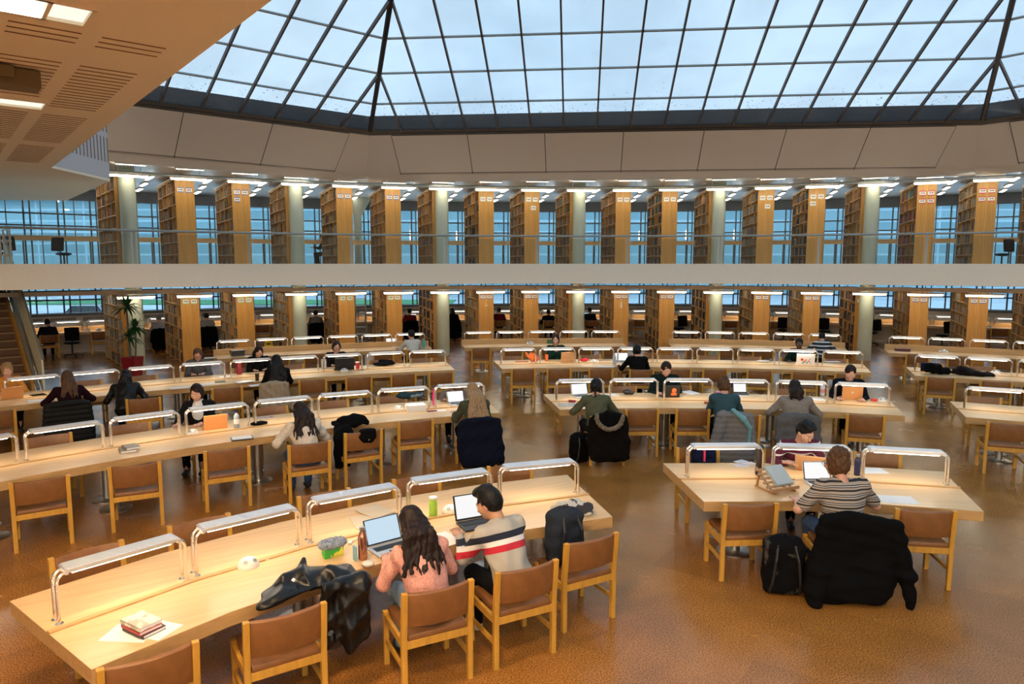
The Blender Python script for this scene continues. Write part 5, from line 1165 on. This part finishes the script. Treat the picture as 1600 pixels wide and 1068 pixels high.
flat('phone', 'black phone beside the red travel cup', 'phone', 563, 578, (.16, .08, .01), M['black'], TT1(563, 578))
tag(soft('bag', [('e', (0, 0, .05), (.26, .10, .05), None, .03), ('e', (.05, .05, .09), (.18, .06, .05), None, .03)], M['blackcloth'], .02, wrinkle(.01, 30, 5), None, tp(600, 571), TT1(600, 571)), 'flat black bag on the third-row left table', 'bag')
# back row left table
laptop('open silver laptop with a white screen on the back-row left table', tp(612, 541), TT1(612, 541) - .1, SILVER, 'white', 105)
bottle('turquoise bottle beside the white jumper student', 662, 543, .045, .26, mat('turquoise', (.08, .42, .36), .4), M['steel'], neck=.8)
for i in range(3): 
    q = tp(371, 555); flat('book', 'dark book, %s of three piled on the back-row left table' % ['lowest', 'middle', 'topmost'][i], 'book', 371, 555, (.32, .24, .045), DKC, TT1(371, 555) + .1 * i, group='pile of dark books', zz=.046 * i)
flat('papers', 'small dark papers right of the dark book pile', 'papers', 390, 554, (.3, .15, .012), DKC, 0); flat('papers', 'grey-white papers left on the back-row left table', 'papers', 328, 559, (.25, .18, .01), M['paper'], .2)
# third row middle table
tag(soft('bag', [('e', (0, 0, .09), (.14, .09, .09), None, .03), ('e', (-.03, .0, .17), (.10, .06, .06), None, .03), ('c', (-.1, 0, .1), (-.18, 0, .22), .03, .02, .02)], mat('orange_cloth', (.65, .13, .02), .8, bump=.4, scale=(20, 20, 20)), .018, wrinkle(.016, 30, 3), None, tp(834, 565), TT1(834, 565)), 'crumpled orange bag on the third-row middle table', 'bag')
flat('papers', 'reddish papers left of the crumpled orange bag', 'papers', 815, 565, (.30, .15, .012), mat('reddish_paper', (.55, .18, .08), .7), 0)
cup('orange paper cup left of the pale wooden laptop', 854, 564, .045, .16, mat('orange_cup', (.70, .14, .03), .4))
WOODL = mat('pale_wood_shell', (.60, .34, .16), .5, noise=.1, scale=(2, 20, 20))
laptop('open laptop with a pale wood lid, third-row middle table', tp(887, 565), TT1(887, 565) + math.pi, WOODL, 'white', 100, .36, .25)
tag(soft('scarf', [('e', (0, 0, .03), (.12, .08, .03), None, .02), ('e', (.05, 0, .05), (.06, .05, .03), None, .02)], mat('red_scarf', (.6, .02, .03), .9), .016, wrinkle(.01, 40, 3), None, tp(912, 564), 0), 'small red scarf right of the pale wood laptop', 'scarf')
outlet('white dome power socket right of the small red scarf', 929, 566, s=1.2)
bottle('clear plastic bottle left of the student in black', 960, 570, .04, .27, mat('clear_plastic', (.50, .55, .60), .15), M['white'], neck=.35)
laptop('open laptop before the student in black, third-row middle table', tp(972, 566), TT1(972, 566), SILVER, 'white', 115, .33, .22)
flat('papers', 'closed white folder left of the clear bottle', 'papers', 945, 573, (.42, .18, .012), M['paper'], 0)
laptop('open white laptop with red and blue stickers on its lid', tp(1257, 569), TT1(1257, 569) + math.pi, M['paper'], 'white', 100, .40, .27, stickers=True)
tag(soft('headphones_heap', [('e', (0, 0, .02), (.14, .05, .02), None, .02), ('e', (.12, 0, .02), (.09, .04, .015), None, .02)], M['paper'], .016, None, None, tp(1190, 565), 0), 'small white tangle of cable on the third-row middle table', 'cable')
flat('papers', 'white papers behind the lamp at the right end, third-row middle table', 'papers', 1300, 565, (.35, .16, .008), M['paper'], 0)
# back row centre and right
outlet('white dome power socket on the back-row centre table', 828, 537, s=1.3); outlet('white dome power socket on the back-row right-centre table', 1164, 538, s=1.3, cable=False); outlet('white dome power socket on the back-row far right table', 1474, 550, s=1.4)
flat('book', 'small green book on the back-row centre table', 'book', 860, 536, (.2, .16, .12), mat('green_book', (.03, .13, .06), .6), 0); flat('book', 'dark red book lying at the end of the back-row far right table', 'book', 1410, 548, (.36, .18, .07), mat('wine_cover', (.10, .02, .03), .6), TT1(1408, 546))
# second row middle table
laptop('open white laptop left of the olive sweater student', tp(910, 620), TT1(910, 620) + .2, SILVER, 'white', 110)
flat('magazine', 'open magazine at the left end of the second-row middle table', 'magazine', 888, 632, (.34, .24, .006), mat('magazine_cover', (.5, .5, .52), .4, col2=(.12, .14, .18), scale=(12, 12, 12)), TT1(888, 632) - .1)
flat('pencil_case', 'dark red pencil case on the open magazine', 'pencil case', 894, 628, (.12, .05, .03), mat('crimson', (.28, .01, .04), .6), -.3, zz=.007)
laptop('open black laptop with an orange emblem on its lid', tp(1045, 619), TT1(1045, 619) + math.pi + .1, M['black'], 'white', 102, .32, .22)
c_ = [o for o in bpy.data.objects if 'orange emblem' in o.get('label', '')][0]
l_ = [o for o in kids(c_) if o.name.startswith('lid')][0]; T = Matrix.Translation((0, .11, .018)) @ Matrix.Rotation(-R(12), 4, 'X'); mb = MB()
mb.tube([T @ Vector((-.05, .009, .12)), T @ Vector((-.05, .0115, .12))], .042, 16); mb.box((-.05, .01, .05), (.10, .003, .05), T=T); mb.obj('emblem', mat('orange_sticker', (.70, .16, .04), .5), l_)
flat('notebook', 'open white notebook right of the black laptop', 'notebook', 1078, 614, (.22, .30, .02), M['paper'], TT1(1078, 614) + .5)
for i, (px, l) in enumerate([(955, 'grey papers and a pen in front of the second lamp, second-row middle table'), (1160, 'white papers by the teal top student')]): flat('papers', l, 'papers', px, 617, (.22, .2, .006), M['paper'], .3)
tag(soft('camera_case', [('e', (0, 0, .05), (.07, .05, .05), None, .02), ('e', (.08, 0, .03), (.06, .04, .03), None, .02)], M['black'], .012, None, None, tp(979, 616), 0), 'small black case left of the dark green sweater student', 'case')
bottle('purple tumbler with a pink straw lid beside the teal top student', 1122, 628, .045, .19, mat('purple_tumbler', (.05, .015, .07), .3), mat('pink_lid', (.6, .30, .40), .4), neck=.8)
flat('wallet', 'rust red wallet left of the purple tumbler', 'wallet', 1108, 630, (.14, .09, .03), mat('rust_leather', (.35, .06, .02), .5), TT1(1108, 630) + .4)
laptop('tablet on a stand with a white screen in front of the teal top student', tp(1158, 616), TT1(1158, 616) + .05, M['black'], 'white', 110, .25, .18)
bottle('clear bottle with a red and white label, second-row middle table', 1285, 618, .045, .24, mat('white_clear_bottle', (.60, .58, .58), .3), M['white'], neck=.6, band=mat('pink_label', (.65, .25, .25), .5))
flat('papers', 'white papers in front of the loose grey sweater student', 'papers', 1275, 624, (.28, .2, .01), M['paper'], -.2)
laptop('open gold laptop with a white emblem, right end of the second-row middle table', tp(1329, 622), TT1(1329, 622) + math.pi, COPPER, 'white', 102, .33, .23, logo=True)
outlet('white dome power socket at the right end of the second-row middle table', 1379, 627)
flat('purse', 'red and white purse next to the gold laptop', 'purse', 1367, 626, (.12, .08, .035), mat('red_purse', (.65, .03, .02), .5), TT1(1367, 626))
# front right table
flat('paper_sheet', 'white sheet of paper right of the striped tee student', 'paper', 1402, 780, (.34, .24, .0015), M['paper'], TT1(1402, 780) + .05); flat('paper_sheet', 'white sheet on the far half behind the navy bottle', 'paper', 1362, 735, (.3, .21, .0015), M['paper'], 0)
for i in range(3): flat('leaflet', 'coloured leaflet on the far half of the front right table, %s of three' % ['nearest', 'middle', 'farthest'][i], 'leaflet', 1158 + 12 * (i % 2), 727 - i * 3, (.16, .11, .0015), mat('leaflet%d' % i, [(.45, .40, .55), (.6, .45, .45), (.4, .45, .6)][i], .5, col2=(.7, .66, .62), scale=(20, 20, 20)), .3 * i, zz=.001 * i)
bottle('navy steel bottle at the right of the striped tee student', 1339, 742, .034, .24, mat('navy_enamel', (.012, .018, .07), .3), M['steel'], neck=.6)
tag(soft('umbrella', [('c', (0, 0, .03), (0, 0, .30), .045, .042, .01), ('e', (0, 0, .31), (.04, .04, .03), None, .02)], mat('dark_brown_leather', (.02, .012, .01), .5), .012, wrinkle(.004, 30, 3), None, tp(1186, 742), 0), 'tall dark brown thermos bag behind the book stand', 'bag')
WOODS = mat('book_stand_wood', (.40, .22, .10), .5)
x, y, _ = tp(1222, 768); t = thing('book_stand', 'slatted wooden book stand holding an open book on the front right table', 'book stand', (x, y, TOP), TT1(1222, 768) + .45)
mb = MB(); TT = Matrix.Translation((0, .02, .045)) @ Matrix.Rotation(R(38), 4, 'X')
for i in range(5): mb.box((0, 0.02 + i * .055, 0), (.36, .022, .010), T=TT)
for sx in (-.13, .13): mb.box((sx, .13, -.008), (.022, .30, .012), T=TT)
mb.obj('slat_rest', WOODS, t)
mb = MB(); mb.box((0, -.02, .03), (.36, .05, .012)); mb.box((0, -.05, .045), (.36, .012, .03)); mb.box((-.13, .1, .008), (.02, .30, .014)); mb.box((.13, .1, .008), (.02, .30, .014))
mb.add([(sx + q, yy, zz) for sx in (-.13,) for q in (-.01, .01) for yy, zz in ((.22, .01), (.24, .01), (.20, .19), (.18, .19))], [(0, 1, 2, 3), (7, 6, 5, 4), (0, 4, 5, 1), (1, 5, 6, 2), (2, 6, 7, 3), (3, 7, 4, 0)]); mb.obj('stand_base', WOODS, t)
t2 = thing('open_book', 'open pale book resting on the wooden book stand', 'book', (x, y, TOP), TT1(1222, 768) + .45)
mb = MB(); mb.box((.055, .13, .018), (.24, .25, .012), T=TT); mb.box((.05, .13, .030), (.22, .24, .008), T=TT); mb.obj('pages', mat('grey_printed_page', (.42, .48, .50), .7, noise=.06, scale=(60, 60, 60)), t2)
laptop('open laptop with a blue and white screen before the striped tee student', tp(1284, 757), TT1(1284, 757) + .12, SILVER, 'white', 108, .30, .21)
laptop('open tan laptop seen from its back, before the maroon jumper student', tp(1266, 733), TT1(1266, 733) + math.pi - .35, mat('tan_laptop_shell', (.42, .24, .12), .5), 'white', 112, .31, .21)
mb = MB(); mb.tube([(0, 0, .006), (.06, .05, .01), (.12, .03, .008), (.18, .10, .01), (.26, .12, .008)], .005, 6); o = mb.obj('charging_cable', M['white']); o.location = tp(1240, 752); tag(o, 'white charging cable looping between two laptops', 'cable')
# third row right table
tag(soft('bag', [('b', (-.05, 0, .12), (.17, .10, .11), (0, .1, 0), .04), ('e', (.15, 0, .08), (.15, .11, .08), None, .04)], M['blackcloth'], .018, wrinkle(.012, 24, 3), None, tp(1462, 584), TT1(1462, 584)), 'black bag on the third-row right table, left of the jacket', 'bag')
flat('folder', 'dark blue folder leaning on the black bag', 'folder', 1452, 580, (.34, .05, .19), M['navy'], TT1(1455, 580), bev=.01)
tag(soft('jacket', [('e', (0, 0, .06), (.34, .13, .06), None, .04), ('e', (-.12, .02, .11), (.18, .10, .06), None, .04), ('e', (.25, -.03, .04), (.18, .10, .04), None, .04)], cloth('dark_brown_jacket', (.022, .016, .015)), .018, wrinkle(.016, 22, 8), None, tp(1514, 586), TT1(1514, 586)), 'dark crumpled jacket lying on the third-row right table', 'jacket')
outlet('white dome power socket beside the crumpled dark jacket', 1556, 583, s=1.2)
# ---------------------------------------------------------------- potted plant and wet-floor sign
x, y = at(209, 593, 0); t = thing('potted_plant', 'tall leafy plant in a dark red tapered planter beside a column', 'plant', (x, y, 0), 0)
mb = MB(); mb.lathe([(.20, 0), (.27, .62), (.25, .62), (.22, .55)], 4); pl = mb.obj('planter', mat('dark_red_planter', (.22, .006, .016), .4), t); pl.rotation_euler = (0, 0, .6)
mb = MB()
for sx, h_ in ((-.05, 1.9), (.08, 1.35)): mb.tube([(sx, 0, .5), (sx * 1.3, .02, 1.0), (sx * 1.6, 0, h_)], .022, 8)
mb.obj('stem', mat('plant_stem', (.12, .08, .04), .8), t)
mb = MB(); rr = random.Random(4)
for cx_, h_, n_l, ln in ((-.07, 1.95, 60, .44), (.12, 1.4, 48, .40), (-.05, 1.15, 40, .36)):
    for i in range(n_l):
        a = rr.uniform(0, 6.28); e = rr.uniform(-.3, 1.2); l2 = ln * rr.uniform(.7, 1.1); w = .036; vs = []
        for j in range(5):
            s_ = j / 4; rr_2 = l2 * s_; z = h_ + rr_2 * math.sin(e) - .5 * l2 * s_ * s_ * math.cos(e); hr = rr_2 * math.cos(e); ww = w * math.sin(math.pi * min(.98, .12 + s_ * .88))
            vs += [(cx_ + hr * math.cos(a) - ww * math.sin(a), hr * math.sin(a) + ww * math.cos(a), z), (cx_ + hr * math.cos(a) + ww * math.sin(a), hr * math.sin(a) - ww * math.cos(a), z), (cx_ + hr * math.cos(a), hr * math.sin(a), z - .008)]
        mb.add(vs, [f for j in range(4) for f in ((3 * j, 3 * j + 2, 3 * j + 5, 3 * j + 3), (3 * j + 2, 3 * j + 1, 3 * j + 4, 3 * j + 5), (3 * j, 3 * j + 3, 3 * j + 4, 3 * j + 1))])
mb.obj('foliage', mat('dark_leaf', (.015, .07, .022), .45), t)
x, y = at(421, 556, 0); t = thing('wet_floor_sign', 'yellow folding wet floor sign standing among the bookcases', 'floor sign', (x, y, 0), .1)
mb = MB()
for s_ in (-1, 1): mb.add([(a_ * w_, s_ * yy + dy_, z) for dy_ in (-.01, .01) for a_, w_, yy, z in ((-1, .16, .16, 0), (1, .16, .16, 0), (1, .11, .01, .62), (-1, .11, .01, .62))], [(0, 1, 2, 3), (7, 6, 5, 4), (0, 4, 5, 1), (1, 5, 6, 2), (2, 6, 7, 3), (3, 7, 4, 0)])
mb.obj('sign_board', mat('safety_yellow', (.75, .55, .01), .4), t)
mb = MB(); mb.box((0, -.075, .42), (.13, .006, .05), tilt=(-.24, 0, 0)); mb.box((0, -.105, .30), (.15, .006, .03), tilt=(-.24, 0, 0)); mb.box((0, -.12, .22), (.12, .006, .03), tilt=(-.24, 0, 0)); mb.box((0, -.045, .55), (.08, .006, .03), tilt=(-.24, 0, 0)); mb.obj('printed_symbol', M['black'], t)
# ---------------------------------------------------------------- desks along the windows, both floors
def wdesk_mesh():
    w = 2 * 29.9 * math.tan(R(PITCH / 2)) - .02; me = {}
    mb = MB(); mb.box((0, .35, TOP - .02), (w, .72, .04)); mb.box((0, .0, TOP - .05), (w, .025, .09)); me['desktop'] = mb.mesh('desktop', M['table'], .003)
    mb = MB(); mb.box((0, .70, TOP + .07), (w, .03, .18)); me['back_panel'] = mb.mesh('back_panel', M['edge'])
    for sx in (-1, 1): mb = MB(); mb.box((sx * (w / 2 - .04), .30, (TOP - .06) / 2), (.05, .06, TOP - .06)); me['leg' + ('' if sx < 0 else '_')] = mb.mesh('leg', M['chairwood'])
    mb = MB(); mb.box((0, .62, .36), (w, .02, .6)); me['modesty_panel'] = mb.mesh('modesty_panel', M['wall'])
    return me
WD = wdesk_mesh()
WC = {}
mb = MB(); mb.box((0, .1, 1.0), (2 * 29.9 * math.tan(R(PITCH / 2)), .10, .17)); WC['counter_band'] = mb.mesh('counter_band', M['table'])
mb = MB(); mb.box((0, .35, .975), (2 * 29.9 * math.tan(R(PITCH / 2)), .45, .03)); WC['countertop'] = mb.mesh('countertop', M['table'])
mb = MB(); mb.cyl((.3, .2, 0), .025, .96, 10); WC['leg'] = mb.mesh('leg', M['wframe'])
def low_lamp(x, y, z, rz, label):
    t = thing('desk_lamp', label, 'desk lamp', (x, y, z), rz, 'arched lamps on the window desks')
    for nm, me in (('lamp_frame', LF), ('lamp_shade', LS), ('lamp_tube', LD)): link(nm, me, t)
for lv, z in ((0, 0), (1, 2.93)):
    for i in range(-3, 21):
        a = stack_a(i) + 1.9 - .9 + PITCH / 2 - 1.0
        if lv and (i < -3): continue
        x, y, _ = P(29.7, a); wh = 'gallery' if lv else 'ground floor'; gap = 'behind the %s gap between bookcases' % ORD[i] if i > 0 else 'in the open bay at the left, %s' % ORD[i + 3]
        t = thing('window_desk', 'beech window desk on the %s, %s' % (wh, gap), 'desk', (x, y, z), -R(a), 'desks along the %s windows' % wh)
        for nm, me in (WD if lv == 0 else WC).items(): link(nm.strip('_'), me, t)
        if lv == 0:
            for s_ in (-1, 1):
                xx, yy, _ = P(30.30, a + s_ * .92); low_lamp(xx, yy, TOP, -R(a), 'lamp on the window desk %s, %s' % (gap, 'left one' if s_ < 0 else 'right one'))
# office chairs and oak chairs at the window desks
def office_chair(label, loc, rz):
    t = thing('office_chair', label, 'office chair', loc, rz, 'black office chairs by the windows')
    mb = MB()
    for k in range(5): a = k * 1.2566; mb.tube([(0, 0, .09), (.28 * math.cos(a), .28 * math.sin(a), .06)], [.022, .014], 8)
    mb.cyl((0, 0, .08), .028, .36, 12); mb.obj('base', M['black'], t)
    for k in range(5): a = k * 1.2566; mb = MB(); mb.tube([(.28 * math.cos(a) - .02, .28 * math.sin(a), .03), (.28 * math.cos(a) + .02, .28 * math.sin(a), .03)], .028, 10); mb.obj('caster', M['black'], t)
    soft('seat', [('e', (0, 0, .47), (.24, .23, .05), None, .02)], OCM, .02, None, t); soft('backrest', [('b', (0, -.24, .78), (.21, .035, .22), (-.12, 0, 0), .04), ('e', (0, -.25, .80), (.20, .05, .2), None, .04)], OCM, .02, None, t)
    mb = MB(); mb.tube([(0, -.05, .44), (0, -.24, .48), (0, -.27, .70)], .018, 8); mb.tube([(.05, .05, .42), (.30, .08, .42)], .008, 6); mb.obj('stem', M['black'], t); return t
OCM = cloth('office_chair_fabric', (.014, .014, .016))
for px, lab, lv in [(108, 'black office chair by the ground floor windows right of the staircase', 0), (427 + 12, 'black office chair behind the yellow wet floor sign', 0), (1062, 'black office chair at a ground floor window desk, centre', 0), (1227, 'black office chair beside the fourteenth lower bookcase', 0), (1290, 'black office chair behind the striped jumper student', 0), (1364, 'black office chair right of the last column, ground floor', 0),
                    (1476, 'black office chair behind the eighteenth lower bookcase', 0), (12, 'black office chair beside the gallery stair head', 1), (105, 'black office chair alone at the gallery window desk', 1), (1560, 'black office chair on the gallery at the far right', 1), (535, 'black office chair behind the sixth lower bookcase', 0)]:
    th = (px - 800) / 1100; r = 28.95
    yy = (2 * 2.5 * th + math.sqrt((2 * 2.5 * th) ** 2 - 4 * (1 + th * th) * (6.25 - r * r))) / (2 * (1 + th * th)); xx = th * yy
    office_chair(lab, (xx, yy, 2.93 * lv), -R(az(xx, yy)) + (px % 7 - 3) * .25)
def ray(px, r):
    th = (px - 800) / 1100; yy = (5 * th + math.sqrt(25 * th * th - 4 * (1 + th * th) * (6.25 - r * r))) / (2 * (1 + th * th)); return th * yy, yy
for px in (152, 260, 408, 950, 1000, 1142, 1215, 1565):
    x, y = ray(px, 29.35); o = dup(chair0, (x, y, 0), -R(az(x, y)), 'oak chair pushed under the ground floor window desk, %s from the left' % ORD[[152, 260, 408, 950, 1000, 1142, 1215, 1565].index(px)], 'leather reading chairs')
for px, lab, top, hair, st, z in [(72, 'person in a dark jacket at the window desk right of the staircase', cloth('charcoal_jacket', (.018, .02, .026)), 'black', 'crop', 0), (247, 'person with short grey hair and a pale shirt at a window desk', cloth('pale_shirt', (.42, .45, .52)), 'grey', 'short', 0),
        (322, 'person in a light top behind the second lower bookcase', cloth('light_top', (.36, .38, .42)), 'black', 'short', 0), (493, 'person in a dark vest and light sleeves at a window desk', cloth('grey_vest', (.16, .16, .16)), 'darkbrown', 'short', 0),
        (640, 'person in a red top and black coat at a window desk', cloth('red_top', (.16, .01, .015)), 'black', 'short', 0), (707, 'person in a dark coat at a window desk beside the third column', M['blackcloth'], 'black', 'mid', 0), (780, 'person in a dark red jumper half hidden behind a bookcase', cloth('dark_red', (.12, .01, .015)), 'darkbrown', 'short', 0),
        (858, 'person in a black hoodie slumped at a window desk', M['blackcloth'], 'black', 'short', 0), (922, 'person in dark clothes before a lit laptop at a window desk', cloth('dark_blue', (.015, .02, .03)), 'black', 'short', 0), (512, 'person sitting on the gallery with raised crossed legs', cloth('dark_gallery', (.02, .018, .018)), 'black', 'short', 2.93)]:
    x, y = ray(px, 29.0 if z == 0 else 28.6); p_ = person(lab, (x, y), -R(az(x, y)) + (1.2 if z else 0), top, hair=hair, style=st, lean=40 if 'slumped' in lab else 16, hpitch=24, hands=((-.2, .42), (.2, .42)), q=0, wide=1.06); p_.location.z = z
    if not z:
        c_ = dup(chair0, (x, y, 0), -R(az(x, y)), 'oak chair under the %s' % ' '.join(lab.split()[:9]), 'leather reading chairs')
        if px in (247, 322, 493, 640, 707): on = coat('dark coat hung behind the %s' % ' '.join(lab.replace('person', 'student', 1).split()[:10]), (x, y, 0), -R(az(x, y)), M['blackcloth'], low=.10, w=.25, h=.03)
    else: office_chair('black office chair under the person on the gallery', (x, y, z), -R(az(x, y)) + 1.2)
for px, lab, sc_ in [(762, 'small lit laptop between the third column and the eighth bookcase', 'white'), (915, 'lit laptop on the window desk right of the fourth column', 'blue'), (642, 'small lit laptop beside the red top person', 'white')]:
    x, y = ray(px, 29.95); laptop(lab, (x, y, TOP), -R(az(x, y)) - .3, M['black'], sc_, 105, .36, .26)
for px in (134, 152, 985, 1548): 
    x, y = ray(px, 30.0); o = flat('notice_card', 'small white card on a ground floor window desk, %s from the left' % ORD[(134, 152, 985, 1548).index(px)], 'card', 0, 600, (.16, .06, .09), M['paper'], 0); o.location = (x, y, TOP)
# steel ladder between two bookcases
x, y = ray(563, 27.0); t = thing('ladder', 'grey steel ladder standing between the fifth and sixth lower bookcases', 'ladder', (x, y, 0), -R(az(x, y)))
mb = MB()
for sx in (-.19, .19): mb.tube([(sx, 0, 0), (sx, 0, 2.5)], .028, 8); mb.tube([(sx, .45, 0), (sx, .05, 2.3)], .02, 8)
mb.obj('side_rail', M['rail'], t); mb = MB()
for k in range(9): mb.box((0, 0, .25 + k * .26), (.38, .09, .03))
mb.obj('rung', M['rail'], t)
x, y = ray(562, 30.7); mb = MB(); mb.lathe([(.16, 0), (.16, 2.1), (.55, CZ - 2.94)], 24); o = mb.obj('column', M['column'], None, smooth=True); o.location = (x, y, 2.93); struct(o)
